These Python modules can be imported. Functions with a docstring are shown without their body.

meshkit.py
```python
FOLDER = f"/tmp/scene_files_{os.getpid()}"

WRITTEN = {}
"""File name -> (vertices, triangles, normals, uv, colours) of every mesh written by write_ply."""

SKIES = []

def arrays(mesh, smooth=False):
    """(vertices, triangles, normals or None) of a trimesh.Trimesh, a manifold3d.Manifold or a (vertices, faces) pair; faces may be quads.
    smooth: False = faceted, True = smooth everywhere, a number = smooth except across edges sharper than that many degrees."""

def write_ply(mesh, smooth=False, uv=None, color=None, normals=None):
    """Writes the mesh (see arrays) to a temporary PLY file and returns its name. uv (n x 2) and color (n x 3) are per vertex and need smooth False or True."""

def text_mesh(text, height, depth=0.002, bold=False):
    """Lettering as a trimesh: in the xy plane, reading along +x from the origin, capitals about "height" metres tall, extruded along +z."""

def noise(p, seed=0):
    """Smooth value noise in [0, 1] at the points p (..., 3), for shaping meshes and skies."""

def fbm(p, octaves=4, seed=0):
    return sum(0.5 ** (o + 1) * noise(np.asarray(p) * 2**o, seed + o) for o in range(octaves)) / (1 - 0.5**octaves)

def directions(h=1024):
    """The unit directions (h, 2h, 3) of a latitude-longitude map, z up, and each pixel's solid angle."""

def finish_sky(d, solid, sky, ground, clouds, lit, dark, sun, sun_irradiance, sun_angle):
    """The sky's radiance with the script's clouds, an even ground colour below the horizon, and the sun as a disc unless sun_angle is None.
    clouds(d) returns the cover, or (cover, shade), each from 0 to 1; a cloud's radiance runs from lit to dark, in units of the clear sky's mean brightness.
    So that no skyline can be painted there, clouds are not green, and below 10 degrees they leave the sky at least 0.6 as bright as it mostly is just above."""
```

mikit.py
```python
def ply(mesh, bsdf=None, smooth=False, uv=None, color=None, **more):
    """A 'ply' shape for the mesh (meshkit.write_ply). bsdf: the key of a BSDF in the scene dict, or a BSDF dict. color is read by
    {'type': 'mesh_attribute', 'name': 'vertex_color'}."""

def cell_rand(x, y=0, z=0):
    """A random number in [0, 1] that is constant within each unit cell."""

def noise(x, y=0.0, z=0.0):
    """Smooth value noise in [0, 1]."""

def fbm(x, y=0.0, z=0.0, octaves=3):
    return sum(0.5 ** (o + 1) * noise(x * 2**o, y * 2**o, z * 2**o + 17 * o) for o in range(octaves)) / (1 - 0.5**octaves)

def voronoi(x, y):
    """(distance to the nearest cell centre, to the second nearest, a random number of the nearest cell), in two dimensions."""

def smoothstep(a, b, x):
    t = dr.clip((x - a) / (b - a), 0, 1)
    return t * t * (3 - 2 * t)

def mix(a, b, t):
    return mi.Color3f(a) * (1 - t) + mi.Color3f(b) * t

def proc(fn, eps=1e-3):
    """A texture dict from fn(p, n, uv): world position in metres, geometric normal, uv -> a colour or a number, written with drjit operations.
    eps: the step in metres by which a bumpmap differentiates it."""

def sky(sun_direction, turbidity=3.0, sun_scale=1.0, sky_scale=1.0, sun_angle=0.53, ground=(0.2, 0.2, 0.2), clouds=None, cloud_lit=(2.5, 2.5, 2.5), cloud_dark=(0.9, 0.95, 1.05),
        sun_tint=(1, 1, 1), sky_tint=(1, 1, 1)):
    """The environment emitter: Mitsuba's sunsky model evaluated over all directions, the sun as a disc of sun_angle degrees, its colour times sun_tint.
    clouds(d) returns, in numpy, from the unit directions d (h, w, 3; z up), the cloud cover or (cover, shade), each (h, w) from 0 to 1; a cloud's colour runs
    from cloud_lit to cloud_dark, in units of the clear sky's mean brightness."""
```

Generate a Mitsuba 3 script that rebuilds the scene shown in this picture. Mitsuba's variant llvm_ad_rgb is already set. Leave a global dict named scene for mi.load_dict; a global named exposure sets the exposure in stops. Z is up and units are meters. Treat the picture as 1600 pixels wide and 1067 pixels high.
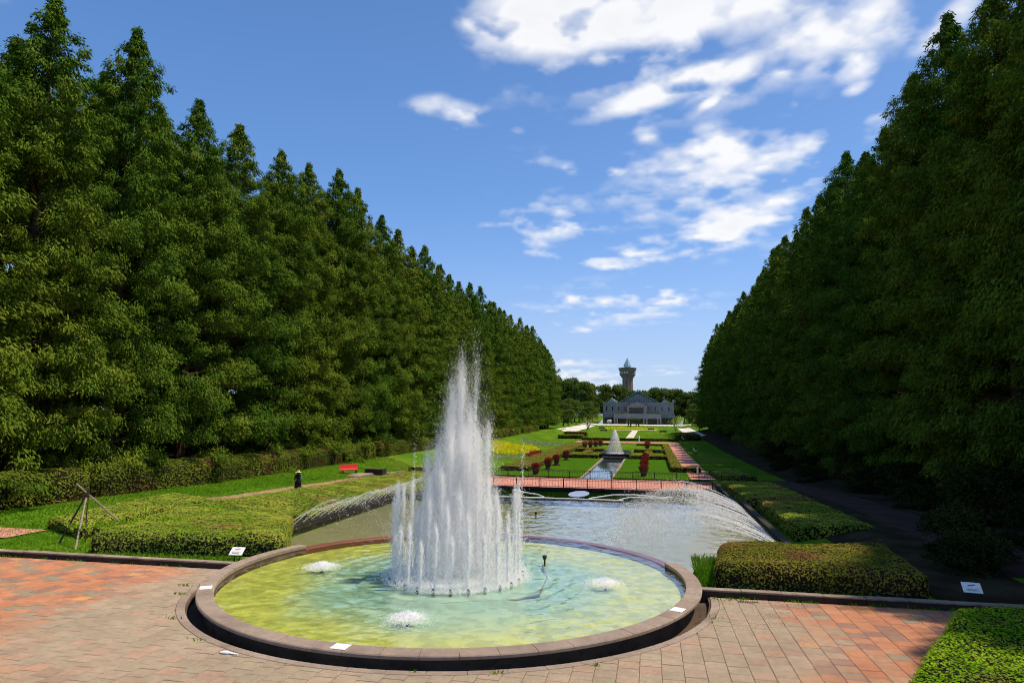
import math
import numpy as np
import trimesh
import drjit as dr
import mitsuba as mi
import mikit, meshkit
import manifold3d as m3
from shapely.geometry import Polygon, Point, box as sbox

T = mi.ScalarTransform4f
scene, labels = {}, {}

# ------------------------------------------------------------------ camera, sky, exposure
EYE = np.array([6.42154846, -22.09062729, 5.6])
PITCH, YAW, ROLL, FPX = math.radians(6.2592), math.radians(11.7484), 0.0085, 1040.0
_f = np.array([-math.sin(YAW) * math.cos(PITCH), math.cos(YAW) * math.cos(PITCH), math.sin(PITCH)])
_r = np.array([math.cos(YAW), math.sin(YAW), 0.0])
_u0 = np.cross(_r, _f)
_u = _u0 * math.cos(ROLL) - _r * math.sin(ROLL)
scene['camera'] = {'type': 'perspective', 'fov': math.degrees(2 * math.atan(800 / FPX)), 'fov_axis': 'x',
                   'near_clip': 0.1, 'far_clip': 6000.0,
                   'to_world': T().look_at(origin=EYE.tolist(), target=(EYE + _f).tolist(), up=_u.tolist())}


def proj(p):
    q = np.asarray(p, float) - EYE
    rr = _r * math.cos(ROLL) + _u0 * math.sin(ROLL)
    fw = q @ _f
    return np.stack([800 + FPX * (q @ rr) / fw, 533.5 - FPX * (q @ _u) / fw, fw], -1)


SUN_AZ, SUN_EL = math.radians(14.0), math.radians(63.2)
SUN = [math.cos(SUN_EL) * math.cos(SUN_AZ), math.cos(SUN_EL) * math.sin(SUN_AZ), math.sin(SUN_EL)]
# clouds: (azimuth right of the avenue's axis, elevation, half width, half height, tilt, density), degrees
CLOUDS = [(np.float64(2.35), np.float64(31.4), np.float64(16.49), np.float64(2.81), 3, 1.0), (np.float64(-9.08), np.float64(32.97), np.float64(7.32), np.float64(1.97), 8, 1.0), (np.float64(15.05), np.float64(28.14), np.float64(6.52), np.float64(2.53), 0, 0.75), (np.float64(1.68), np.float64(26.35), np.float64(8.49), np.float64(1.21), 15, 0.9), (np.float64(7.58), np.float64(27.09), np.float64(2.91), np.float64(1.27), 20, 0.9), (np.float64(9.39), np.float64(20.44), np.float64(8.46), np.float64(1.8), 8, 0.95), (np.float64(5.85), np.float64(21.61), np.float64(3.02), np.float64(2.03), 0, 0.7), (np.float64(7.74), np.float64(15.79), np.float64(6.21), np.float64(1.74), 17, 1.0), (np.float64(-0.7), np.float64(13.95), np.float64(4.03), np.float64(1.29), 8, 0.9), (np.float64(-3.99), np.float64(12.87), np.float64(2.3), np.float64(0.76), 0, 0.8), (np.float64(-8.45), np.float64(15.09), np.float64(3.33), np.float64(1.74), 0, 0.85), (np.float64(-10.43), np.float64(16.81), np.float64(5.0), np.float64(1.08), 5, 0.6), (np.float64(-8.01), np.float64(21.08), np.float64(2.64), np.float64(1.06), 0, 0.75), (np.float64(-3.1), np.float64(20.43), np.float64(1.62), np.float64(0.53), 0, 0.45), (np.float64(-17.94), np.float64(24.96), np.float64(4.04), np.float64(1.45), 0, 0.5), (np.float64(1.65), np.float64(9.98), np.float64(2.43), np.float64(0.7), 8, 0.8), (np.float64(-6.88), np.float64(10.09), np.float64(1.99), np.float64(0.49), 0, 0.65), (np.float64(-4.56), np.float64(9.52), np.float64(2.74), np.float64(0.38), 5, 0.5), (np.float64(22.86), np.float64(27.13), np.float64(3.0), np.float64(1.2), 32, 0.85), (np.float64(17.02), np.float64(26.01), np.float64(2.12), np.float64(1.19), 20, 0.7), (np.float64(16.71), np.float64(24.41), np.float64(1.2), np.float64(0.51), 10, 0.7), (np.float64(5.42), np.float64(25.12), np.float64(1.3), np.float64(0.45), 25, 0.6), (np.float64(-5.95), np.float64(7.29), np.float64(1.21), np.float64(0.38), 0, 0.45), (np.float64(-6.78), np.float64(3.45), np.float64(6.01), np.float64(1.53), -8, 0.5), (np.float64(1.28), np.float64(3.82), np.float64(1.57), np.float64(0.38), 0, 0.5), (np.float64(-46.76), np.float64(27.84), np.float64(3.33), np.float64(1.06), 10, 0.55), (np.float64(-0.57), np.float64(23.72), np.float64(2.11), np.float64(1.14), -30, 0.45), (np.float64(-11.34), np.float64(23.84), np.float64(0.99), np.float64(0.32), 0, 0.5), (np.float64(17.91), np.float64(21.86), np.float64(1.68), np.float64(0.93), 15, 0.7), (np.float64(11.99), np.float64(24.01), np.float64(0.55), np.float64(0.39), 0, 0.4), (np.float64(5.77), np.float64(18.73), np.float64(13.16), np.float64(6.17), 10, 0.28), (np.float64(3.89), np.float64(27.63), np.float64(16.58), np.float64(5.45), 8, 0.27), (np.float64(-6.2), np.float64(16.24), np.float64(8.27), np.float64(3.24), 0, 0.28), (np.float64(-2.93), np.float64(9.17), np.float64(8.7), np.float64(2.18), 0, 0.3)]


def clouds(d):
    az = np.degrees(np.arctan2(d[..., 0], d[..., 1]))
    el = np.degrees(np.arcsin(np.clip(d[..., 2], -1, 1)))
    hz = np.maximum(d[..., 2], 0.03) + 0.12
    q = np.stack([d[..., 0] / hz * 2.2, d[..., 1] / hz * 2.2, 0 * az + 3.0], -1)
    n1 = meshkit.fbm(q * 2.2 + 11, 6, 5)
    n2 = meshkit.fbm(q * 6.0 + 3, 4, 9)
    n3 = meshkit.fbm(q * 0.55 + 7, 3, 21)
    field = np.zeros(az.shape)
    for a, e, ra, re, tilt, k in CLOUDS:
        t = math.radians(tilt)
        x, y = (az - a), (el - e)
        u, v = x * math.cos(t) + y * math.sin(t), -x * math.sin(t) + y * math.cos(t)
        g = k * np.clip(1.35 - np.sqrt((u / ra) ** 2 + (v / re) ** 2), 0, 1)
        field = np.maximum(field, g)
    out = (np.abs(az) > 44) | (el > 40)
    rest = np.clip((n3 - 0.55) * 3.2, 0, 0.8)
    w = np.clip((np.abs(az) - 40) / 10, 0, 1) + np.clip((el - 38) / 8, 0, 1)
    field = np.maximum(field, rest * np.clip(w, 0, 1))
    w1 = meshkit.fbm(np.stack([q[..., 0] * 1.1 + 1.5 * n1, q[..., 1] * 3.2 + 1.5 * n2, q[..., 2]], -1), 5, 31)
    den = field * 0.82 + (n1 - 0.5) * 1.2 + (n2 - 0.5) * 1.05 + (w1 - 0.5) * 1.1
    cover = np.clip((den - 0.15) / 0.66, 0, 1)
    cover = cover ** 1.25 * np.clip(field * 3.0, 0, 1) * np.clip(el / 1.0, 0, 1)
    shade = np.clip((den - 0.85) * 0.6 + (0.5 - n2) * 0.45, 0, 0.4)
    haze = 0.46 * np.exp(-(np.maximum(el, 0) / 9.0) ** 2)
    shade = (shade * cover + 0.75 * haze) / np.maximum(cover + haze, 1e-6)
    return 1 - (1 - cover * 0.93) * (1 - haze), shade


scene['sky'] = mikit.sky(SUN, turbidity=3.4, sun_scale=0.82, sky_scale=1.05, clouds=clouds, ground=(0.09, 0.11, 0.06),
                         cloud_lit=(2.5, 2.5, 2.5), cloud_dark=(1.45, 1.5, 1.6), sky_tint=(0.80, 0.985, 1.22))
exposure = 1.95

# ------------------------------------------------------------------ helpers
COUNT = {}


def numbered(name):
    n = COUNT.get(name, 0)
    COUNT[name] = n + 1
    return name if n == 0 else f'{name}_{n:03d}'


def add(key, mesh, bsdf, smooth=False, **kw):
    scene[key] = mikit.ply(mesh, 'mat_' + bsdf, smooth=smooth, **kw)
    return key


def thing(name, label, cat, group=None):
    key = numbered(name)
    labels[key] = {'label': label, 'category': cat}
    if group:
        labels[key]['group'] = group
    return key


def part(t, name, mesh, bsdf, smooth=False, label=None, kind=None):
    key = numbered(t + '__' + name)
    add(key, mesh, bsdf, smooth)
    if label or kind:
        labels[key] = {k: v for k, v in (('label', label), ('kind', kind)) if v}
    return key


def struct(name, mesh, bsdf, smooth=False, label=None):
    key = numbered(name)
    add(key, mesh, bsdf, smooth)
    labels[key] = {'kind': 'structure', 'category': name.replace('_', ' ')}
    if label:
        labels[key]['label'] = label
    return key


def cat(*ms):
    ms = [m for m in ms if m is not None]
    vs, fs, n = [], [], 0
    for m in ms:
        v, f = (m.vertices, m.faces) if hasattr(m, 'vertices') else m
        v, f = np.asarray(v, float), np.asarray(f, int)
        if f.shape[1] == 4:
            f = np.vstack([f[:, [0, 1, 2]], f[:, [0, 2, 3]]])
        vs.append(v)
        fs.append(f + n)
        n += len(v)
    return trimesh.Trimesh(np.vstack(vs), np.vstack(fs), process=False)


def bx(x0, x1, y0, y1, z0, z1, r=0.0):
    if r > 0:
        pts = [[x, y, z] for x in (x0 + r, x1 - r) for y in (y0 + r, y1 - r) for z in (z0 + r, z1 - r)]
        allp = []
        for k in range(3):
            for s in (-r, r):
                q = np.array(pts, float)
                c = np.array([(x0 + x1) / 2, (y0 + y1) / 2, (z0 + z1) / 2])
                side = np.sign(q[:, k] - c[k])
                q[:, k] += side * r
                allp.append(q)
        return trimesh.convex.convex_hull(np.vstack(allp))
    m = trimesh.creation.box((x1 - x0, y1 - y0, z1 - z0))
    m.apply_translation([(x0 + x1) / 2, (y0 + y1) / 2, (z0 + z1) / 2])
    return m


def tube(p0, p1, r, n=8, r2=None):
    p0, p1 = np.asarray(p0, float), np.asarray(p1, float)
    d = p1 - p0
    L = np.linalg.norm(d)
    m = trimesh.creation.cylinder(r, L, sections=n)
    if r2 is not None:
        top = m.vertices[:, 2] > 0
        m.vertices[top, :2] *= r2 / r
    m.apply_transform(trimesh.geometry.align_vectors([0, 0, 1], d / L))
    m.apply_translation((p0 + p1) / 2)
    return m


def polytube(pts, r, n=6):
    pts = np.asarray(pts, float)
    rs = np.broadcast_to(np.asarray(r, float), (len(pts),))
    V, F = [], []
    a = np.arange(n) / n * 2 * np.pi
    for i, p in enumerate(pts):
        d = pts[min(i + 1, len(pts) - 1)] - pts[max(i - 1, 0)]
        d = d / np.linalg.norm(d)
        x = np.cross(d, [0, 0, 1.0] if abs(d[2]) < 0.9 else [1.0, 0, 0])
        x /= np.linalg.norm(x)
        y = np.cross(d, x)
        V.append(p + rs[i] * (np.cos(a)[:, None] * x + np.sin(a)[:, None] * y))
    for i in range(len(pts) - 1):
        for j in range(n):
            k = (j + 1) % n
            F += [[i * n + j, i * n + k, i * n + n + k], [i * n + j, i * n + n + k, i * n + n + j]]
    for o, s in ((0, 1), ((len(pts) - 1) * n, -1)):
        for j in range(1, n - 1):
            F.append([o, o + j + 1, o + j] if s == 1 else [o, o + j, o + j + 1])
    return trimesh.Trimesh(np.vstack(V), np.array(F), process=False)


def lathe(prof, n=96, a0=0.0, a1=2 * np.pi):
    """closed profile [(r, z)...] turned from a0 to a1, capped if not a full turn"""
    prof = np.asarray(prof, float)
    full = abs(a1 - a0 - 2 * np.pi) < 1e-6
    m = n if full else n + 1
    a = a0 + (a1 - a0) * np.arange(m) / n
    V = np.stack([prof[None, :, 0] * np.cos(a)[:, None], prof[None, :, 0] * np.sin(a)[:, None],
                  np.broadcast_to(prof[None, :, 1], (m, len(prof)))], -1).reshape(-1, 3)
    P, F = len(prof), []
    for i in range(n):
        j = (i + 1) % m
        for k in range(P):
            l = (k + 1) % P
            F += [[i * P + k, j * P + k, j * P + l], [i * P + k, j * P + l, i * P + l]]
    if not full:
        tri = trimesh.creation.triangulate_polygon(Polygon(prof), engine='earcut')
        vv, ff = tri
        idx = [int(np.argmin(np.linalg.norm(prof - q, axis=1))) for q in vv]
        for f in ff:
            F.append([idx[f[0]], idx[f[1]], idx[f[2]]])
            F.append([(m - 1) * P + idx[f[0]], (m - 1) * P + idx[f[2]], (m - 1) * P + idx[f[1]]])
    return trimesh.Trimesh(V, np.array(F), process=False)


def revolve(prof, n=24, at=(0, 0, 0)):
    m = trimesh.creation.revolve(np.asarray(prof, float), sections=n)
    m.apply_translation(at)
    return m


def ngon_prism(cx, cy, r, z0, z1, n=8, r1=None, rot=0.0):
    a = rot + np.arange(n) / n * 2 * np.pi
    r1 = r if r1 is None else r1
    lo = np.stack([cx + r * np.cos(a), cy + r * np.sin(a), 0 * a + z0], 1)
    hi = np.stack([cx + r1 * np.cos(a), cy + r1 * np.sin(a), 0 * a + z1], 1)
    return trimesh.convex.convex_hull(np.vstack([lo, hi]))


def extrude(poly, z0, z1):
    gs = getattr(poly, 'geoms', [poly])
    ms = []
    for g in gs:
        if g.area < 1e-6:
            continue
        m = trimesh.creation.extrude_polygon(g, z1 - z0, engine='earcut')
        m.apply_translation([0, 0, z0])
        ms.append(m)
    return cat(*ms)


def unit(v):
    return v / np.maximum(np.linalg.norm(v, axis=-1, keepdims=True), 1e-9)


def leaves(P, D, N, L, W, fold=0.15):
    """one rhombic two-triangle leaf per row: base P, direction D, normal N, length L, width W"""
    D = unit(D)
    S = unit(np.cross(D, N))
    N2 = np.cross(S, D)
    L, W = np.asarray(L)[:, None], np.asarray(W)[:, None]
    mid = P + D * L * 0.45
    V = np.stack([P, mid + S * W * 0.5 - N2 * W * fold, P + D * L - N2 * L * 0.12, mid - S * W * 0.5 - N2 * W * fold], 1).reshape(-1, 3)
    b = np.arange(len(P))[:, None] * 4
    F = np.concatenate([b + [0, 1, 2], b + [0, 2, 3]], 0)
    return trimesh.Trimesh(V, F, process=False)


OCT_V = np.array([[1, 0, 0], [-1, 0, 0], [0, 1, 0], [0, -1, 0], [0, 0, 1], [0, 0, -1]], float)
OCT_F = np.array([[0, 2, 4], [2, 1, 4], [1, 3, 4], [3, 0, 4], [2, 0, 5], [1, 2, 5], [3, 1, 5], [0, 3, 5]])
TET_V = np.array([[1, 1, 1], [1, -1, -1], [-1, 1, -1], [-1, -1, 1]], float) / 1.5
TET_F = np.array([[0, 1, 2], [0, 3, 1], [0, 2, 3], [1, 3, 2]])


def drops(P, r, rng, stretch=None):
    """droplets: tumbling three cornered flakes of water, turned at random, stretched along z by stretch"""
    n = len(P)
    a = unit(rng.normal(0, 1, (n, 3)))
    b = unit(np.cross(a, rng.normal(0, 1, (n, 3))))
    c = np.cross(a, b)
    V = np.stack([b, -0.5 * b + 0.87 * c, -0.5 * b - 0.87 * c], 1) * (np.asarray(r) * 1.25)[:, None, None]
    if stretch is not None:
        V[..., 2] *= np.asarray(stretch)[:, None]
    return trimesh.Trimesh((V + P[:, None]).reshape(-1, 3), np.arange(3 * n).reshape(-1, 3), process=False)


# ------------------------------------------------------------------ terrain height
def zbase(y):
    return np.interp(y, [-60, 0, 10, 20, 30, 46, 60, 75, 130, 380, 700], [0.1, 0.1, 0.08, 0.0, -0.25, -0.95, -1.7, -1.9, -1.9, 0.6, 1.2])


def sm(a, b, x):
    t = np.clip((x - a) / (b - a), 0, 1)
    return t * t * (3 - 2 * t)


def zland(x, y):
    x, y = np.asarray(x, float), np.asarray(y, float)
    b = zbase(y)
    tgt = np.interp(y, [-60, 0, 10, 30, 110, 150, 190, 380], [0.1, 0.1, 0.02, -0.2, -0.1, 0.15, 0.5, 0.9])
    k = sm(21.5, 28.5, np.abs(x)) * (y > -1)
    fall = 0.75 * (1 - sm(13.0, 17.5, np.abs(x))) * sm(7, 13, y) * (1 - sm(43, 47, y))
    dip = 0.38 * sm(-23.0, -21.6, x) * (1 - sm(-18.7, -17.6, x)) * sm(15, 21, y) * (1 - sm(32, 42, y))
    return b + np.maximum(tgt - b, 0) * k - fall - dip


def zplaza(y):
    """the terrace falls gently to the drain along its kerb"""
    return 0.0225 * np.clip(-np.asarray(y, float), 0, 40)


def tilt(m):
    v = np.array(m.vertices, float)
    v[:, 2] += zplaza(v[:, 1])
    return trimesh.Trimesh(v, m.faces, process=False)


# ------------------------------------------------------------------ materials
def C(r, g, b):
    return mi.Color3f(r, g, b)


def proc_bsdf(key, fn, rough=0.9, spec=0.2, bump=None, scale=0.0, eps=1e-3):
    b = {'type': 'principled', 'base_color': mikit.proc(fn), 'roughness': rough, 'specular': spec}
    if bump is not None:
        b = {'type': 'bumpmap', 'arbitrary': mikit.proc(bump, eps), 'scale': scale, 'bsdf': b}
    scene['mat_' + key] = {'type': 'twosided', 'bsdf': b}


def flat_bsdf(key, rgb, rough=0.7, spec=0.3, metallic=0.0):
    scene['mat_' + key] = {'type': 'twosided', 'bsdf': {'type': 'principled', 'base_color': {'type': 'rgb', 'value': list(rgb)},
                                               'roughness': rough, 'specular': spec, 'metallic': metallic}}


def leaf_bsdf(key, fn, trans=0.7, rough=0.6, spec=0.0):
    scene['mat_' + key] = {'type': 'principledthin', 'base_color': mikit.proc(fn), 'roughness': rough, 'diff_trans': trans, 'eta': 1.35}


nz, fb, mix, ss = mikit.noise, mikit.fbm, mikit.mix, mikit.smoothstep


def tone3(a, b, c, s1, s2):
    def fn(p, n, uv):
        t = nz(p.x * s1, p.y * s1, p.z * s1)
        u = nz(p.x * s2 + 5, p.y * s2, p.z * s2 + 9)
        k = mix(a, b, ss(0.25, 0.75, t))
        return mix(k, c, ss(0.55, 0.95, u))
    return fn


def redwood_tone(a, b, c, s1, s2):
    base = tone3(a, b, c, s1, s2)

    def fn(p, n, uv):
        k = nz(p.x * 0.11 + 3, p.y * 0.17, p.z * 0.03)
        m = nz(p.x * 0.4, p.y * 0.4 + 9, p.z * 0.25)
        t = base(p, n, uv)
        return mix(t * C(0.78, 0.90, 0.9), t * C(1.22, 1.08, 1.0), ss(0.3, 0.7, k)) * (0.82 + 0.36 * m)
    return fn


leaf_bsdf('redwood_leaf', redwood_tone((0.068, 0.135, 0.014), (0.115, 0.185, 0.020), (0.165, 0.20, 0.026), 0.9, 2.2), 0.14)
leaf_bsdf('redwood_leaf_far', redwood_tone((0.068, 0.130, 0.014), (0.112, 0.172, 0.019), (0.15, 0.188, 0.023), 0.35, 1.2), 0.14)
leaf_bsdf('azalea_leaf', tone3((0.24, 0.36, 0.035), (0.42, 0.48, 0.06), (0.38, 0.28, 0.07), 0.8, 0.55), 0.4)
leaf_bsdf('azalea_brown_leaf', tone3((0.17, 0.19, 0.022), (0.26, 0.23, 0.035), (0.26, 0.12, 0.05), 1.1, 0.8), 0.35)
leaf_bsdf('hedge_leaf', tone3((0.12, 0.18, 0.018), (0.21, 0.27, 0.026), (0.20, 0.11, 0.035), 0.35, 0.6), 0.5)
leaf_bsdf('box_leaf', tone3((0.20, 0.215, 0.03), (0.27, 0.265, 0.045), (0.25, 0.20, 0.05), 0.5, 0.9), 0.7)
leaf_bsdf('bright_leaf', tone3((0.19, 0.38, 0.012), (0.33, 0.52, 0.024), (0.24, 0.19, 0.06), 3.0, 1.3), 0.7)
leaf_bsdf('broad_leaf', tone3((0.075, 0.125, 0.024), (0.12, 0.175, 0.03), (0.16, 0.19, 0.035), 0.12, 0.4), 0.6)
leaf_bsdf('evergreen_leaf', tone3((0.022, 0.036, 0.010), (0.035, 0.052, 0.014), (0.05, 0.06, 0.015), 0.8, 2.0), 0.2)  # leaf of the added shrubs, shade darkened into its colour
flat_bsdf('pool_pipe', (0.16, 0.17, 0.12), 0.8, 0.2)
leaf_bsdf('grass_leaf', tone3((0.10, 0.26, 0.010), (0.16, 0.33, 0.014), (0.21, 0.30, 0.03), 1.5, 4.0), 0.8)
leaf_bsdf('yellow_flower', tone3((0.62, 0.62, 0.025), (0.80, 0.74, 0.03), (0.30, 0.44, 0.03), 1.5, 2.5), 0.6)
leaf_bsdf('red_flower', tone3((0.34, 0.03, 0.03), (0.24, 0.04, 0.03), (0.10, 0.10, 0.02), 4.0, 7.0), 0.4)
leaf_bsdf('lavender_leaf', tone3((0.26, 0.38, 0.12), (0.32, 0.36, 0.20), (0.38, 0.36, 0.34), 2.0, 5.0), 0.4)
flat_bsdf('hedge_core', (0.018, 0.014, 0.007), 0.95, 0.05)
flat_bsdf('bark', (0.09, 0.055, 0.035), 0.95, 0.1)


def lawn_fn(p, n, uv):
    t = fb(p.x * 0.35, p.y * 0.35, 1.0, 4)
    u = fb(p.x * 3.0, p.y * 3.0, 2.0, 3)
    w = nz(p.x * 14, p.y * 14, 0)
    c = mix((0.058, 0.150, 0.007), (0.115, 0.215, 0.012), ss(0.3, 0.7, t * 0.6 + u * 0.4))
    c = mix(c, (0.17, 0.20, 0.03), ss(0.58, 0.8, fb(p.x * 0.12 + 4, p.y * 0.12, 0, 3)) * 0.6)
    low = ss(15.0, 13.0, dr.abs(p.x)) * ss(56, 57, p.y) * ss(101, 99, p.y)
    c = mix(c, mix((0.042, 0.122, 0.004), (0.060, 0.150, 0.005), u), low)
    return c * (0.72 + 0.5 * w)


proc_bsdf('lawn_grass', lawn_fn, 1.0, 0.05, lambda p, n, uv: nz(p.x * 22, p.y * 22, 0) + 0.6 * nz(p.x * 60, p.y * 60, 3), 0.03)

TW, TD = 0.47, 0.45


def paver_fn(p, n, uv):
    i = dr.floor(p.x / TW)
    odd = i - 2 * dr.floor(i / 2)
    j = dr.floor(p.y / TD + 0.5 * odd)
    k, k2, k3 = mikit.cell_rand(i, j, 3), mikit.cell_rand(i, j, 8), mikit.cell_rand(i, j, 12)
    red = mix((0.36, 0.15, 0.08), (0.42, 0.195, 0.10), k2)
    red = mix(red, (0.26, 0.14, 0.10), ss(0.66, 0.74, k))
    red = mix(red, (0.235, 0.19, 0.125), ss(0.84, 0.90, k))
    red = mix(red, (0.50, 0.24, 0.085), ss(0.955, 0.965, k))
    tan = mix((0.285, 0.228, 0.152), (0.33, 0.25, 0.172), k2)
    tan = mix(tan, (0.30, 0.25, 0.165), ss(0.7, 0.85, k))
    tan = mix(tan, (0.36, 0.225, 0.155), ss(0.88, 0.97, k) * 0.7)
    d = dr.sqrt(p.x * p.x + (p.y + 2.5) * (p.y + 2.5))
    # the worn, algae-greyed zone round the pool
    e = d + 2.6 * (fb(p.x * 0.25, p.y * 0.25, 0, 3) - 0.5) + 1.6 * (k3 - 0.5) + dr.select(p.x < 0, 0.6, 0.0)
    c = mix(tan, red, ss(9.2, 12.2, e))
    g = fb(p.x * 9, p.y * 9, p.z * 9, 4)
    s = fb(p.x * 1.3, p.y * 1.3, 6, 3)
    c = c * (0.80 + 0.34 * g) * (0.86 + 0.28 * s)
    f = dr.abs(p.x / TW - i - 0.5)
    return c


proc_bsdf('paver', paver_fn, 0.85, 0.25, lambda p, n, uv: fb(p.x * 35, p.y * 35, p.z * 35, 3), 0.004)
proc_bsdf('mortar', lambda p, n, uv: mix((0.05, 0.04, 0.03), (0.15, 0.12, 0.085), fb(p.x * 2, p.y * 2, 0, 3)), 0.95, 0.1)


def stone_fn(a, b, s, stain=None):
    def fn(p, n, uv):
        g = fb(p.x * s, p.y * s, p.z * s, 4)
        h = fb(p.x * s * 9, p.y * s * 9, p.z * s * 9, 2)
        c = mix(a, b, ss(0.25, 0.75, g)) * (0.82 + 0.36 * h)
        if stain is not None:
            c = mix(c, stain, ss(0.55, 0.8, fb(p.x * s * 2.3 + 7, p.y * s * 2.3, p.z * s * 5, 3)) * 0.7)
        return c
    return fn


proc_bsdf('coping_stone', stone_fn((0.235, 0.18, 0.135), (0.30, 0.235, 0.18), 0.9, (0.20, 0.145, 0.12)), 0.75, 0.3)
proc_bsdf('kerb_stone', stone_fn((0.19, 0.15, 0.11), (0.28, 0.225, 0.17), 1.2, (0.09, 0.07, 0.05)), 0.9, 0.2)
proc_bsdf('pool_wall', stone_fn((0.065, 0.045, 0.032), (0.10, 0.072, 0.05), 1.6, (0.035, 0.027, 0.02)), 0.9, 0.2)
proc_bsdf('shaded_riser', stone_fn((0.035, 0.026, 0.02), (0.06, 0.045, 0.033), 1.2, (0.03, 0.035, 0.015)), 0.95, 0.1)  # kerb front faces: their shade is put into this darker stone colour
proc_bsdf('shade_and_litter', stone_fn((0.022, 0.017, 0.010), (0.045, 0.036, 0.02), 0.8, (0.02, 0.028, 0.008)), 1.0, 0.02)  # on the right this colour paints tree shade, on the left plain litter
proc_bsdf('shaded_brick', stone_fn((0.034, 0.022, 0.018), (0.05, 0.03, 0.024), 0.7), 0.95, 0.1)  # brick darkened so the tree shade sits in its own colour
proc_bsdf('sheen_sill_tile', lambda p, n, uv: mix(mix((0.23, 0.062, 0.035), (0.17, 0.10, 0.14), ss(-2.0, 2.5, p.x)), (0.12, 0.05, 0.05), fb(p.x * 3, p.y * 3, 0, 3) * 0.6), 0.35, 0.5)  # purple towards the right is sky reflection painted into the tile
proc_bsdf('dark_stone', stone_fn((0.018, 0.017, 0.014), (0.038, 0.034, 0.028), 1.0, (0.06, 0.055, 0.045)), 0.85, 0.3)


def pool_floor_fn(p, n, uv):
    r = dr.sqrt(p.x * p.x + p.y * p.y)
    e = r + 1.5 * (fb(p.x * 0.6, p.y * 0.6, 0, 4) - 0.5)
    left = ss(3.0, -5.0, p.x)
    yellow = mix((0.44, 0.48, 0.12), (0.42, 0.46, 0.08), left)
    aqua = mix((0.30, 0.42, 0.26), (0.20, 0.40, 0.29), fb(p.x * 1.1, p.y * 1.1, 4, 3))
    c = mix(aqua, yellow, ss(3.6, 6.2, e))
    m = fb(p.x * 3.6 + 0.5 * fb(p.x * 2, p.y * 2, 7, 2), p.y * 3.6, 1, 4)
    c = mix(c * C(1.03, 1.03, 1.02), c * C(0.78, 0.82, 0.78), ss(0.38, 0.66, m))
    i, j = dr.floor(p.x / 0.3), dr.floor(p.y / 0.3)
    c = c * (0.94 + 0.10 * mikit.cell_rand(i, j, 5))
    return c


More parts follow.
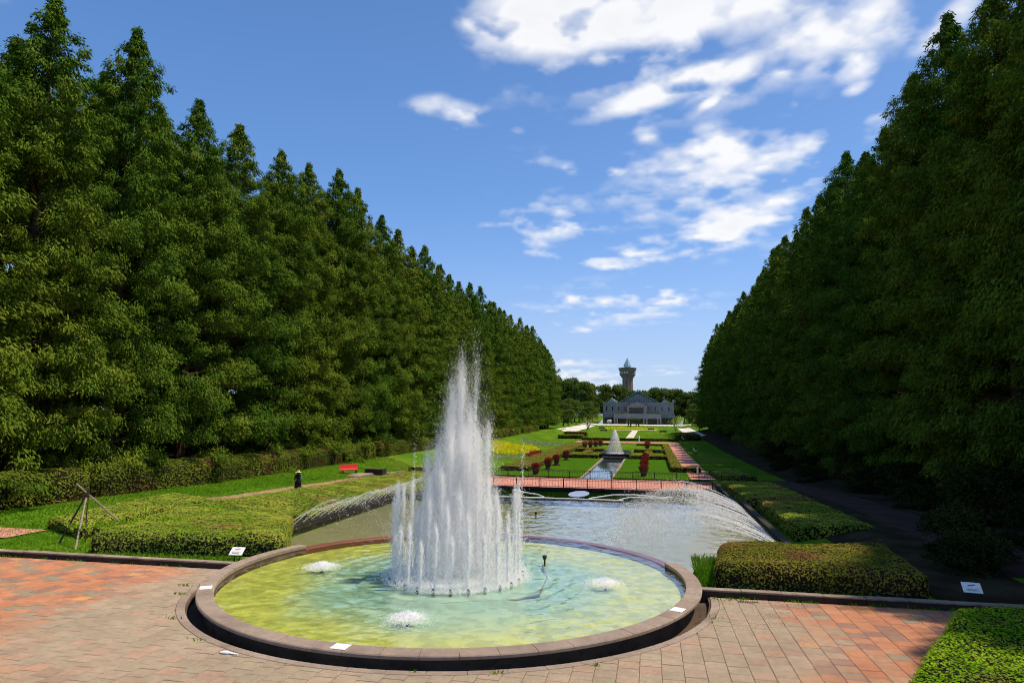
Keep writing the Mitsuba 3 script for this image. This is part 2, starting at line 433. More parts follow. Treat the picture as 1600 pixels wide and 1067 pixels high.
proc_bsdf('pool_floor', pool_floor_fn, 0.8, 0.2)
proc_bsdf('cascade_floor', lambda p, n, uv: mix((0.19, 0.195, 0.08), (0.26, 0.26, 0.125), fb(p.x * 0.5, p.y * 0.5, 0, 4)), 0.9, 0.1)
scene['mat_water_sheet'] = {'type': 'thindielectric', 'int_ior': 1.33, 'ext_ior': 1.0}
scene['mat_deep_water'] = {'type': 'twosided', 'bsdf': {'type': 'principled', 'base_color': {'type': 'rgb', 'value': [0.02, 0.03, 0.035]}, 'roughness': 0.03, 'specular': 0.6}}
scene['mat_spray'] = {'type': 'principledthin', 'base_color': {'type': 'rgb', 'value': [0.995, 0.995, 0.995]}, 'roughness': 0.5, 'diff_trans': 1.0, 'eta': 1.33}


def brick_fn(p, n, uv):
    j = dr.floor(p.y / 0.22)
    i = dr.floor(p.x / 0.45 + 0.5 * (j - 2 * dr.floor(j / 2)))
    k = mikit.cell_rand(i, j, 2)
    c = mix((0.38, 0.155, 0.115), (0.47, 0.225, 0.165), k)
    fx = p.x / 0.45 + 0.5 * (j - 2 * dr.floor(j / 2)) - i
    fy = p.y / 0.22 - j
    edge = dr.maximum(ss(0.44, 0.5, dr.abs(fx - 0.5)), ss(0.40, 0.5, dr.abs(fy - 0.5)))
    return mix(c, (0.30, 0.22, 0.18), edge * 0.6) * (0.85 + 0.3 * fb(p.x, p.y, 0, 3))


proc_bsdf('brick_paving', brick_fn, 0.9, 0.2)
proc_bsdf('earth_path', lambda p, n, uv: mix((0.24, 0.14, 0.085), (0.33, 0.21, 0.13), fb(p.x * 1.5, p.y * 1.5, 0, 4)), 0.95, 0.1)
proc_bsdf('pale_path', lambda p, n, uv: mix((0.42, 0.39, 0.33), (0.52, 0.48, 0.41), fb(p.x * 0.5, p.y * 0.5, 0, 4)), 0.95, 0.1)
flat_bsdf('iron', (0.025, 0.02, 0.018), 0.5, 0.4)
flat_bsdf('red_paint', (0.62, 0.03, 0.035), 0.45, 0.4)
flat_bsdf('white_plate', (0.78, 0.77, 0.73), 0.5, 0.4)
flat_bsdf('white_hose', (0.70, 0.70, 0.66), 0.6, 0.4)
flat_bsdf('black_print', (0.03, 0.03, 0.03), 0.6, 0.2)
flat_bsdf('red_print', (0.5, 0.03, 0.03), 0.6, 0.2)
flat_bsdf('blue_panel', (0.27, 0.36, 0.52), 0.35, 0.5)
flat_bsdf('terracotta', (0.14, 0.06, 0.04), 0.85, 0.2)
proc_bsdf('stake_wood', lambda p, n, uv: mix((0.30, 0.25, 0.19), (0.42, 0.36, 0.28), fb(p.x * 20, p.y * 20, p.z * 3, 3)), 0.9, 0.1)
flat_bsdf('dark_stake', (0.07, 0.06, 0.05), 0.9, 0.1)
proc_bsdf('wall_panel', stone_fn((0.165, 0.185, 0.19), (0.20, 0.22, 0.225), 0.15), 0.85, 0.2)
proc_bsdf('wall_stone', stone_fn((0.23, 0.215, 0.21), (0.28, 0.265, 0.26), 0.2), 0.85, 0.2)
proc_bsdf('roof_metal', stone_fn((0.16, 0.24, 0.25), (0.20, 0.29, 0.30), 0.2), 0.5, 0.4)
flat_bsdf('gable_glass', (0.05, 0.085, 0.10), 0.15, 0.6)
flat_bsdf('window_glass', (0.012, 0.014, 0.016), 0.1, 0.6)
flat_bsdf('white_paint', (0.8, 0.8, 0.78), 0.5, 0.4)
proc_bsdf('tower_tile', stone_fn((0.20, 0.145, 0.14), (0.25, 0.18, 0.175), 0.2), 0.85, 0.2)
flat_bsdf('tower_dark', (0.17, 0.10, 0.09), 0.8, 0.2)
flat_bsdf('spire_glass', (0.26, 0.40, 0.43), 0.2, 0.6)
flat_bsdf('pale_glass', (0.55, 0.6, 0.62), 0.2, 0.6)
flat_bsdf('black_cloth', (0.012, 0.012, 0.016), 0.95, 0.1)
flat_bsdf('skin', (0.42, 0.26, 0.19), 0.6, 0.3)
flat_bsdf('straw', (0.62, 0.50, 0.30), 0.9, 0.1)
flat_bsdf('blue_cloth', (0.12, 0.22, 0.30), 0.9, 0.1)
NEAR_N, FAR_N = 165000, 42000      # leaf sprays of a near and of a far redwood

# ------------------------------------------------------------------ ground
def axis_lines(breaks, step):
    out = []
    for a, b in zip(breaks[:-1], breaks[1:]):
        n = max(1, int(round((b - a) / step(0.5 * (a + b), b - a))))
        out += list(a + (b - a) * np.arange(n) / n)
    return np.array(out + [breaks[-1]])


PW = 12.5                      # half width of the basins
Y_WEIR, Y_BR0, Y_BR1 = 27.6, 46.0, 56.4
CH = 1.75                      # half width of the long channel
gx = axis_lines([-900, -200, -60, -PW - 0.32, -PW - 0.3, -CH - 0.27, -CH - 0.25, 0, CH + 0.25, CH + 0.27, PW + 0.3, PW + 0.32, 60, 200, 900],
                lambda m, w: 60 if abs(m) > 150 else (12 if abs(m) > 55 else 0.6))
gy = axis_lines([-400, -60, -31, 0.34, 0.36, 11, Y_WEIR + 0.38, Y_WEIR + 0.4, Y_BR0 - 0.02, Y_BR0, Y_BR1, Y_BR1 + 0.02, 96.98, 97.0, 140, 260, 420, 900, 3000],
                lambda m, w: 0.4 if 0 < m < 11 else (0.6 if -31 < m < 60 else (1.2 if 0 < m < 140 else (3 if 0 < m < 260 else (10 if 0 < m < 420 else 120)))))
X, Y = np.meshgrid(gx, gy)
Z = zland(X, Y)
R = np.hypot(X, Y)
basin_poly_left = Polygon([(-7.2, 2.0), (-12.55, 10.2), (-12.55, 60), (12.55, 60), (12.55, 9.5), (8.4, 5.5), (7.2, 2.0)])
import shapely
inb = shapely.contains_xy(basin_poly_left, X.ravel(), Y.ravel()).reshape(X.shape)
Z = np.where((np.abs(X) <= PW + 0.31) & inb & (Y > 0.35) & (Y < Y_WEIR + 0.39), -1.3, Z)
Z = np.where((R < 8.3) & (Y > -0.5), -1.3, Z)
Z = np.where((np.abs(X) < PW + 0.31) & (Y > Y_WEIR + 0.39) & (Y < Y_BR0 - 0.01), -3.2, Z)
Z = np.where((np.abs(X) < PW + 0.31) & (Y > Y_BR0 - 0.01) & (Y < Y_BR1 + 0.01), -2.1, Z)
Z = np.where((np.abs(X) < CH + 0.26) & (Y > Y_BR1 + 0.01) & (Y < 96.99), -2.6, Z)
Z = np.where((Y < 0.35) & (R < 60), -0.6, Z)
Z = np.where(Y < -31, 0.0, Z)
ny, nx = X.shape
ii = np.arange(ny - 1)[:, None] * nx + np.arange(nx - 1)[None]
F = np.stack([ii, ii + 1, ii + nx + 1, ii + nx], -1).reshape(-1, 4)
struct('lawn', (np.stack([X, Y, Z], -1).reshape(-1, 3), F), 'lawn_grass', False, 'mown green lawn and banks of the park')


def drape(poly_pts, step, lift, name, bsdf, label):
    """a strip of ground cover laid on the land: a quad x0,x1,y0,y1"""
    x0, x1, y0, y1 = poly_pts
    xs = np.linspace(x0, x1, max(2, int((x1 - x0) / step) + 1))
    ys = np.linspace(y0, y1, max(2, int((y1 - y0) / step) + 1))
    xx, yy = np.meshgrid(xs, ys)
    zz = zland(xx, yy) + lift
    n, m = xx.shape
    k = np.arange(n - 1)[:, None] * m + np.arange(m - 1)[None]
    f = np.stack([k, k + 1, k + m + 1, k + m], -1).reshape(-1, 4)
    return struct(name, (np.stack([xx, yy, zz], -1).reshape(-1, 3), f), bsdf, False, label)


drape((-22.3, -18.55, 15.0, 57.0), 0.5, 0.03, 'earth_path', 'earth_path', 'brown earth path beside the large low hedge bed')
drape((-34.0, -20.9, 2.3, 4.4), 0.5, 0.05, 'brick_path', 'brick_paving', 'short red brick path at the left end of the terrace')
drape((18.6, 21.6, 5.0, 60.0), 0.5, 0.03, 'brick_path', 'shaded_brick', 'red path with the shade of the right trees put into its colour')
drape((10.9, 13.6, 57.0, 164.0), 0.6, 0.03, 'brick_path', 'brick_paving', 'pinkish straight path right of the parterre hedges')
drape((21.65, 37.5, -1.0, 250.0), 0.9, 0.04, 'ground', 'shade_and_litter', 'dark ground sheet painting in the shade under the right avenue trees')  # covers lawn with a dark colour that stands for tree shade
drape((14.9, 18.58, 0.5, 57.0), 0.6, 0.04, 'ground', 'shade_and_litter', 'dark strip painting tree shade over the lawn left of the path')  # same painted shade, carried over the lawn beside the path
drape((-46, -31.0, -6.0, 245.0), 0.9, 0.04, 'ground', 'shade_and_litter', 'dark leaf litter on the ground under the left avenue trees')
drape((-13.6, 13.6, 158.0, 164.0), 1.5, 0.06, 'brick_path', 'brick_paving', 'pinkish cross path behind the parterre')
drape((-1.2, 1.2, 176.0, 262.0), 2.0, 0.05, 'pale_path', 'pale_path', 'faint pale strip down the middle of the far lawn')
drape((-9, 9, 262.0, 266.0), 2.0, 0.07, 'pale_path', 'pale_path', 'pale cross path in the far lawn')
drape((18.5, 24.0, 205.0, 300.0), 2.0, 0.05, 'pale_path', 'pale_path', 'pale concrete path beyond the right trees')
drape((-27.5, -22.0, 222.0, 330.0), 2.0, 0.05, 'pale_path', 'pale_path', 'pale path beyond the end of the left trees')
drape((-32, 32, 345.0, 371.0), 3.0, 0.05, 'pale_path', 'pale_path', 'pale forecourt before the greenhouse')

# ------------------------------------------------------------------ plaza of pavers
rng = np.random.default_rng(11)
KS = 0.018


def kline(x):
    return 0.06 + KS * x


RING = 8.14
hole = Point(0, 0).buffer(RING + 0.24, 64)
plaza_area = Polygon([(-29, -30), (27, -30), (27, kline(27)), (-29, kline(-29))]).difference(hole)
bed = Polygon([(-29, -30), (27, -30), (27, kline(27) + 0.05), (-29, kline(-29) + 0.05)]).difference(Point(0, 0).buffer(RING, 96))
plaza = struct('plaza', tilt(extrude(bed, -0.14, -0.016)), 'mortar', False, 'brick coloured paved terrace round the round pool')
JG = 0.011
cells = []
shapely.prepare(plaza_area)
inner = plaza_area.buffer(-0.001)
shapely.prepare(inner)
for i in range(int(-29 / TW) - 1, int(27 / TW) + 1):
    odd = i % 2
    for j in range(int(-30 / TD) - 1, 3):
        x0, x1 = i * TW + JG / 2, (i + 1) * TW - JG / 2
        y0, y1 = (j - 0.5 * odd) * TD + JG / 2, (j + 1 - 0.5 * odd) * TD - JG / 2
        q = sbox(x0, y0, x1, y1)
        if inner.contains(q):
            cells.append((x0, x1, y0, y1, None))
        elif plaza_area.intersects(q):
            g = q.intersection(plaza_area)
            for h in getattr(g, 'geoms', [g]):
                if h.area > 0.004 and h.geom_type == 'Polygon':
                    cells.append((x0, x1, y0, y1, h))


def paver_mesh(c, seed):
    x0, x1, y0, y1, g = c
    r = np.random.default_rng(seed)
    dz = r.normal(0, 0.0016)
    tx, ty = r.normal(0, 0.0032, 2)
    if g is not None:
        m = extrude(g, -0.05, dz)
    else:
        e = 0.007
        v = [[x0, y0, -0.05], [x1, y0, -0.05], [x1, y1, -0.05], [x0, y1, -0.05]]
        v += [[x0, y0, dz - 0.006], [x1, y0, dz - 0.006], [x1, y1, dz - 0.006], [x0, y1, dz - 0.006]]
        v += [[x0 + e, y0 + e, dz], [x1 - e, y0 + e, dz], [x1 - e, y1 - e, dz], [x0 + e, y1 - e, dz]]
        f = []
        for b in (0, 4):
            for k in range(4):
                l = (k + 1) % 4
                f.append([b + k, b + l, b + 4 + l, b + 4 + k])
        f.append([8, 9, 10, 11])
        v = np.array(v, float)
        f = np.array(f)
        m = trimesh.Trimesh(v, np.vstack([f[:, [0, 1, 2]], f[:, [0, 2, 3]]]), process=False)
    v = np.array(m.vertices)
    up = v[:, 2] > -0.04
    v[up, 2] += (v[up, 0] - (x0 + x1) / 2) * tx + (v[up, 1] - (y0 + y1) / 2) * ty
    return trimesh.Trimesh(v, m.faces, process=False)


cc = np.array([[(c[0] + c[1]) / 2, (c[2] + c[3]) / 2, 0] for c in cells])
pj = proj(cc)
vis = (pj[:, 2] > 2) & (pj[:, 0] > -20) & (pj[:, 0] < 1620) & (pj[:, 1] < 1090) & (cc[:, 1] > -14)
# hidden behind the corner hedge or the pool rim
vis &= ~((cc[:, 0] > 10.5) & (cc[:, 1] < -4 + 0.5 * (cc[:, 0] - 13)))
size = np.where(vis, 1 / np.maximum(pj[:, 2], 1) ** 3, 0)
size *= np.array([1.0 if c[4] is None else c[4].area / (TW * TD) for c in cells])
order = np.argsort(-size)
first = set(order[:300].tolist())
rest = []
for k, c in enumerate(cells):
    m = tilt(paver_mesh(c, k))
    if k in first:
        part(plaza, 'paver', m, 'paver')
    else:
        rest.append(m)
part(plaza, 'paving', cat(*rest), 'paver', kind='stuff')
for k in range(60):
    a0, a1 = 2 * np.pi * k / 60 + 0.0016, 2 * np.pi * (k + 1) / 60
    am = math.degrees((a0 + a1) / 2)
    if 8 < am < 172:
        continue
    part(plaza, 'edging_stone', tilt(lathe([(RING, -0.14), (RING + 0.225, -0.14), (RING + 0.225, 0.002), (RING + 0.215, 0.006), (RING + 0.01, 0.006), (RING, -0.004)], 4, a0, a1)), 'coping_stone')

# kerbs behind the plaza
def kerb(x0, x1, label, n):
    t = numbered('kerb')
    labels[t] = {'kind': 'structure', 'label': label, 'category': 'kerb'}
    xs = np.linspace(x0, x1, n + 1)
    for a, b in zip(xs[:-1], xs[1:]):
        d = rng.normal(0, 0.004)
        for (z0, z1, ya, mat, nm) in ((-0.3, 0.168, 0.02, 'shaded_riser', 'riser'), (0.170, 0.228 + d, 0.0, 'kerb_stone', 'kerb_stone')):
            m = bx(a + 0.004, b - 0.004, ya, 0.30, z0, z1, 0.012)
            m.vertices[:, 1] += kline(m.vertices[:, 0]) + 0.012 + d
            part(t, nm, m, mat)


kerb(-29, -7.75, 'long low brown stone kerb along the left edge of the terrace', 18)
kerb(7.9, 27, 'low brown stone kerb along the right edge of the terrace', 16)

# ------------------------------------------------------------------ round pool
A0, A1 = math.radians(158.9 - 360), math.radians(23.0)
pool = thing('round_pool', 'large round stone rimmed pool of yellow green water in the terrace', 'pool')
part(pool, 'wall', lathe([(7.43, -1.4), (7.66, -1.4), (7.66, 0.30), (7.43, 0.30)], 144, A0, A1), 'pool_wall', 30)
NS = 35
for k in range(NS):
    a, b = A0 + (A1 - A0) * k / NS, A0 + (A1 - A0) * (k + 1) / NS
    g = 0.0007
    d = rng.normal(0, 0.0015)
    prof = [(7.42, 0.296), (7.86, 0.296), (7.888, 0.315), (7.892, 0.375 + d), (7.872, 0.398 + d), (7.84, 0.406 + d), (7.44, 0.412 + d), (7.42, 0.40 + d)]
    part(pool, 'coping_stone', lathe(prof, 6, a + g, b - g), 'coping_stone', 25)
part(pool, 'overflow_sill', lathe([(7.43, -1.4), (7.86, -1.4), (7.86, 0.255), (7.83, 0.272), (7.46, 0.272), (7.43, 0.25)], 60, A1, A0 + 2 * np.pi), 'sheen_sill_tile', 30,
     'wet reddish tiled overflow edge at the back of the pool')
part(pool, 'gutter', lathe([(7.66, -0.35), (RING, -0.35), (RING, -0.17), (7.66, -0.19)], 144, A0, A1), 'pool_wall', 30)
part(pool, 'gutter_wall', lathe([(RING - 0.06, -0.17), (RING - 0.004, -0.17), (RING - 0.004, -0.02), (RING - 0.06, -0.02)], 144, A0, A1), 'pool_wall', 30)
nr, na = 40, 180
rr = np.linspace(0, 7.43, nr)
aa = np.arange(na) / na * 2 * np.pi
V = np.stack([rr[:, None] * np.cos(aa), rr[:, None] * np.sin(aa), np.where(rr < 3.1, 0.16, np.where(rr < 3.16, 0.13, 0.06))[:, None] + 0 * aa], -1).reshape(-1, 3)
k = np.arange(nr - 1)[:, None] * na + np.arange(na)[None]
k2 = np.arange(nr - 1)[:, None] * na + (np.arange(na)[None] + 1) % na
part(pool, 'floor', (V, np.stack([k, k2, k2 + na, k + na], -1).reshape(-1, 4)[:, ::-1]), 'pool_floor', 30)
# water surface with the ripples that the falling water sends out
nr, na = 190, 620
rr = 7.425 * (np.arange(nr) + 0.3) / (nr - 0.7)
aa = np.arange(na) / na * 2 * np.pi
xx, yy = rr[:, None] * np.cos(aa), rr[:, None] * np.sin(aa)


def ripples(x, y, amp):
    q = np.stack([x, y, 0 * x], -1)
    w = (meshkit.fbm(q * 1.6 + 3, 3, 1) - 0.5) * 1.6
    v = (meshkit.fbm(q * 5.0 + 9, 3, 4) - 0.5) * 0.55
    return amp * (w * 0.7 + v)


r0 = np.hypot(xx, yy)
hh = 0.252 + ripples(xx, yy, 0.066) + 0.014 * np.sin(r0 * 11 + 3 * meshkit.fbm(np.stack([xx, yy, 0 * xx], -1) * 0.8, 2, 6)) * np.exp(-((r0 - 3) / 3) ** 2)
V = np.stack([xx, yy, hh], -1).reshape(-1, 3)
k = np.arange(nr - 1)[:, None] * na + np.arange(na)[None]
k2 = np.arange(nr - 1)[:, None] * na + (np.arange(na)[None] + 1) % na
add(pool + '__water', (V, np.stack([k, k2, k2 + na, k + na], -1).reshape(-1, 4)[:, ::-1]), 'water_sheet', True)

for (ang, lab) in ((-149.5, 'small white plate on the rim of the pool at its left end'),
                   (-93.3, 'white plate on the front rim of the round pool'),
                   (-22.6, 'small white plate on the rim of the pool at its right end')):
    p = thing('white_plate', lab, 'plate')
    a = math.radians(ang)
    m = bx(-0.19, 0.19, -0.17, 0.17, 0, 0.012, 0.004)
    m.apply_transform(trimesh.transformations.rotation_matrix(a + math.pi / 2, [0, 0, 1]))
    m.apply_translation([7.655 * math.cos(a), 7.655 * math.sin(a), 0.413])
    add(p, m, 'white_plate')

# ------------------------------------------------------------------ fountain in the round pool
G = 9.81


def jet(pos, H, n, rng, spread=0.05, r=(0.007, 0.02), lean=(0, 0), z0=0.27, up=0.35, burst=1.0, tmax=1.0):
    """drops of one vertical jet: uniform in flight time, narrow on the way up, loose on the way down"""
    v = math.sqrt(2 * G * H) * rng.normal(1, 0.045, n) * np.where(rng.random(n) < 0.25, rng.uniform(0.75, 1.0, n), 1.0)
    t = rng.random(n) * 2 * v / G * tmax
    t = np.where(rng.random(n) < up, t * 0.5, t)
    s = spread * np.sqrt(H) * burst
    age = np.clip(t * G / v, 0, 2)
    k = 0.12 + 0.88 * np.clip(age - 0.55, 0, 2) / 1.45
    dx, dy = rng.normal(0, s, n) * k * t / 0.6 + rng.normal(0, 0.016, n), rng.normal(0, s, n) * k * t / 0.6 + rng.normal(0, 0.016, n)
    P = np.stack([pos[0] + dx + lean[0] * t, pos[1] + dy + lean[1] * t, z0 + v * t - G * t * t / 2], -1)
    rad = rng.uniform(r[0], r[1], n) * rng.choice([0.7, 1.0, 1.0, 1.5], n)
    st = 1 + np.clip(np.abs(v - G * t) * 0.18, 0, 1.4)
    ok = P[:, 2] > z0 - 0.03
    return drops(P[ok], rad[ok], rng, st[ok])


rng = np.random.default_rng(5)
fo = thing('fountain', 'tall white fountain of many jets rising from the round pool', 'fountain')
inner_m = []
fine = (0.0045, 0.0115)
for x, y, h, n in ((-0.30, 0.1, 5.7, 26000), (0.06, -0.05, 6.3, 40000), (0.50, 0.25, 6.9, 6000)):      # the tallest jets
    part(fo, 'jet', jet((x, y), h, n, rng, 0.065, fine, (0.02, 0)), 'spray', kind='stuff')
for rad, hs, n, sp in ((0.38, (5.2, 4.8, 5.4, 5.0, 4.6), 24000, 0.075), (0.72, (4.4, 4.0, 4.6, 4.1, 3.8, 4.5, 4.2, 3.9), 19000, 0.08),
                       (1.05, (3.1, 3.5, 2.9, 3.4, 3.8, 3.0, 3.3, 2.8, 3.6, 4.6, 3.1), 15000, 0.075), (1.38, (2.1, 2.4, 2.0, 2.5, 2.2, 1.9, 2.6, 2.3, 2.0, 2.4, 2.7, 2.1, 2.2), 10000, 0.07)):
    for k, h in enumerate(hs):
        a = 2 * np.pi * k / len(hs) + rad
        part(fo, 'jet', jet((rad * math.cos(a), rad * math.sin(a)), h * rng.uniform(0.88, 1.0), n, rng, sp, fine), 'spray', kind='stuff')
for k in range(26):     # the ring of low jets
    a = 2 * np.pi * (k + 0.35) / 26
    x, y = 2.08 * math.cos(a), 2.08 * math.sin(a)
    h = 1.15 + 0.55 * rng.random() + (1.0 if 150 < math.degrees(a) < 200 or -20 < math.degrees(a) - 360 < 20 or math.degrees(a) < 15 else 0)
    part(fo, 'jet', jet((x, y), h, 7500, rng, 0.062, (0.005, 0.013), (0, 0), up=0.5), 'spray', kind='stuff')
    part(fo, 'nozzle', revolve([(0, 0.16), (0.035, 0.16), (0.05, 0.30), (0.03, 0.36), (0, 0.36)], 8, (x * 1.07, y * 1.07, 0.0)), 'iron')
part(fo, 'jet', jet((2.05, 0.9), 3.9, 500, rng, 0.05, (0.006, 0.0155)), 'spray', kind='stuff')
part(fo, 'jet', jet((-1.75, 0.5), 4.0, 350, rng, 0.035, (0.006, 0.0155)), 'spray', kind='stuff')
n = 60000
a, r = rng.uniform(0, 2 * np.pi, n), np.sqrt(rng.uniform(0.15, 1, n)) * 2.35 + rng.normal(0, 0.13, n)
P = np.stack([r * np.cos(a), r * np.sin(a), 0.27 + rng.exponential(0.05, n)], -1)
part(fo, 'splash', drops(P, rng.uniform(0.006, 0.02, n), rng), 'spray', kind='stuff')

for x, y, lab in ((-4.92, 0.1, 'low bubbling mound of white water left of the main fountain'), (0.1, -4.85, 'low bubbling mound of white water in front of the main fountain'),
                  (4.92, 0.05, 'low bubbling mound of white water right of the main fountain'), (0, 4.9, 'low bubbling mound of white water behind the main fountain')):
    b = thing('bubbler', lab, 'fountain')
    n = 9000
    r = np.abs(rng.normal(0, 0.25, n))
    a = rng.uniform(0, 2 * np.pi, n)
    z = 0.25 + rng.random(n) ** 0.6 * 0.15 * np.exp(-(r / 0.33) ** 2) + rng.exponential(0.012, n)
    part(b, 'foam', drops(np.stack([x + r * np.cos(a) * 1.15, y + r * np.sin(a) * 1.15, z], -1), rng.uniform(0.006, 0.017, n), rng), 'spray', kind='stuff')
    part(b, 'nozzle', revolve([(0, 0.05), (0.05, 0.05), (0.05, 0.24), (0.03, 0.27), (0, 0.27)], 10, (x, y, 0)), 'iron')

for x, y, z, lab in ((2.52, 2.92, 0.25, 'small dark spray head standing in the round pool'), (-0.65, 19.6, -0.6, 'small dark spray head in the middle of the large basin')):
    s = thing('spray_head', lab, 'nozzle')
    part(s, 'stem', tube((x, y, z - 0.5), (x, y, z + 0.07), 0.03), 'iron')
    part(s, 'cap', revolve([(0, 0.06), (0.06, 0.06), (0.085, 0.16), (0.08, 0.2), (0, 0.19)], 12, (x, y, z)), 'iron')
pp = thing('pipe', 'thin dark pipe lying under water right of the fountain', 'pipe')
add(pp, polytube([(2.5, 2.6, 0.15), (2.95, 0.7, 0.13), (3.0, -1.3, 0.13), (2.4, -2.0, 0.13), (0.4, -2.95, 0.13)], 0.04, 8), 'pool_pipe', 30)

# ------------------------------------------------------------------ the large basin behind, its weir and its sprays
struct('basin_floor', extrude(Polygon([(-PW, 0.4), (PW, 0.4), (PW, Y_WEIR), (-PW, Y_WEIR)]).difference(Point(0, 0).buffer(7.5, 48)), -1.25, -1.02), 'cascade_floor')
wx = np.linspace(-PW, PW, 190)
wy = np.concatenate([np.linspace(1.4, 12, 90), np.linspace(12.15, Y_WEIR - 0.2, 120)])
xx, yy = np.meshgrid(wx, wy)
hh = -0.60 + ripples(xx, yy * 1.2, 0.06)
V = np.stack([xx, yy, hh], -1).reshape(-1, 3)
m = len(wx)
k = np.arange(len(wy) - 1)[:, None] * m + np.arange(m - 1)[None]
Fq = np.stack([k, k + 1, k + m + 1, k + m], -1).reshape(-1, 4)
cq = V[Fq].mean(1)
keep = (np.hypot(cq[:, 0], cq[:, 1]) > 7.6) & shapely.contains_xy(basin_poly_left.buffer(0.3), cq[:, 0], cq[:, 1])
struct('basin_water', (V, Fq[keep]), 'water_sheet', True, 'olive green rippled water of the large basin')
bw = thing('basin_wall', 'dark stone side walls and weir of the large basin', 'wall')
for s in (-1, 1):
    for k in range(9):
        a, b = 10 + (Y_WEIR + 0.4 - 10) * k / 9, 10 + (Y_WEIR + 0.4 - 10) * (k + 1) / 9
        x0, x1 = sorted((s * PW, s * (PW + 0.35)))
        part(bw, 'wall_stone', bx(x0, x1, a + 0.004, b - 0.004, -1.4, -0.30 + rng.normal(0, 0.004), 0.02), 'dark_stone')
part(bw, 'weir', bx(-PW + 0.002, PW - 0.002, Y_WEIR - 0.15, Y_WEIR + 0.4, -3.3, -0.57, 0.02), 'dark_stone')
rw = thing('retaining_wall', 'dark stone retaining wall under the footbridge', 'wall')
part(rw, 'face', bx(-PW - 0.3, PW + 0.3, Y_BR0 + 0.02, Y_BR0 + 0.6, -3.4, -2.0), 'dark_stone')
for s in (-1, 1):
    x0, x1 = sorted((s * PW, s * (PW + 0.35)))
    part(rw, 'side', bx(x0, x1, Y_WEIR + 0.41, Y_BR0 + 0.015, -3.4, -0.9), 'dark_stone')
struct('pond_water', bx(-PW, PW, Y_WEIR + 0.41, Y_BR0, -3.1, -2.95), 'deep_water', False, 'dark water of the lower pond below the footbridge')
ov = thing('float_panel', 'pale blue oval panel in the dark pond under the bridge', 'panel')
m = trimesh.creation.cylinder(1.0, 0.06, sections=40)
m.vertices[:, 0] *= 0.62
m.vertices[:, 1] *= 1.0
m.apply_transform(trimesh.transformations.rotation_matrix(math.radians(-75), [0, 0, 1]))
m.apply_transform(trimesh.transformations.rotation_matrix(math.radians(20), [1, 0, 0]))
m.apply_translation([-0.35, 42.2, -1.84])
add(ov, m, 'blue_panel', 40)
part(ov, 'support', tube((-0.35, 42.3, -3.2), (-0.35, 42.3, -1.9), 0.12), 'iron')

hz = thing('hose', 'thick white hose curling over the left part of the weir', 'hose')
add(hz, polytube([(-3.9, 28.6, -0.16), (-3.55, 28.8, -0.18), (-2.9, 28.6, -0.3), (-2.0, 28.3, -0.36), (-1.45, 27.8, -0.46), (-1.5, 27.55, -0.50), (-2.2, 27.5, -0.51), (-3.4, 27.5, -0.51)], 0.06, 8), 'white_hose', 50)
hz = thing('hose', 'white hose lying straight along the weir crest', 'hose')
add(hz, polytube([(-9.5, 27.55, -0.46), (-4, 27.62, -0.51), (0, 27.6, -0.51), (3.0, 27.62, -0.51), (4.4, 27.5, -0.50)], 0.05, 8), 'white_hose', 50)
hz = thing('hose', 'white hose looped over the right part of the weir', 'hose')
add(hz, polytube([(1.9, 27.75, -0.47), (2.7, 28.1, -0.36), (3.6, 28.5, -0.24), (5.2, 28.6, -0.2), (7.2, 28.3, -0.28), (7.9, 28.1, -0.22)], 0.055, 8), 'white_hose', 50)
hz = thing('hose', 'short white hose end rising at the right of the weir', 'hose')
add(hz, polytube([(4.1, 27.55, -0.46), (4.9, 28.0, -0.3), (6.0, 28.2, -0.33), (7.5, 28.0, -0.33), (7.75, 28.05, -0.05)], 0.05, 8), 'white_hose', 50)

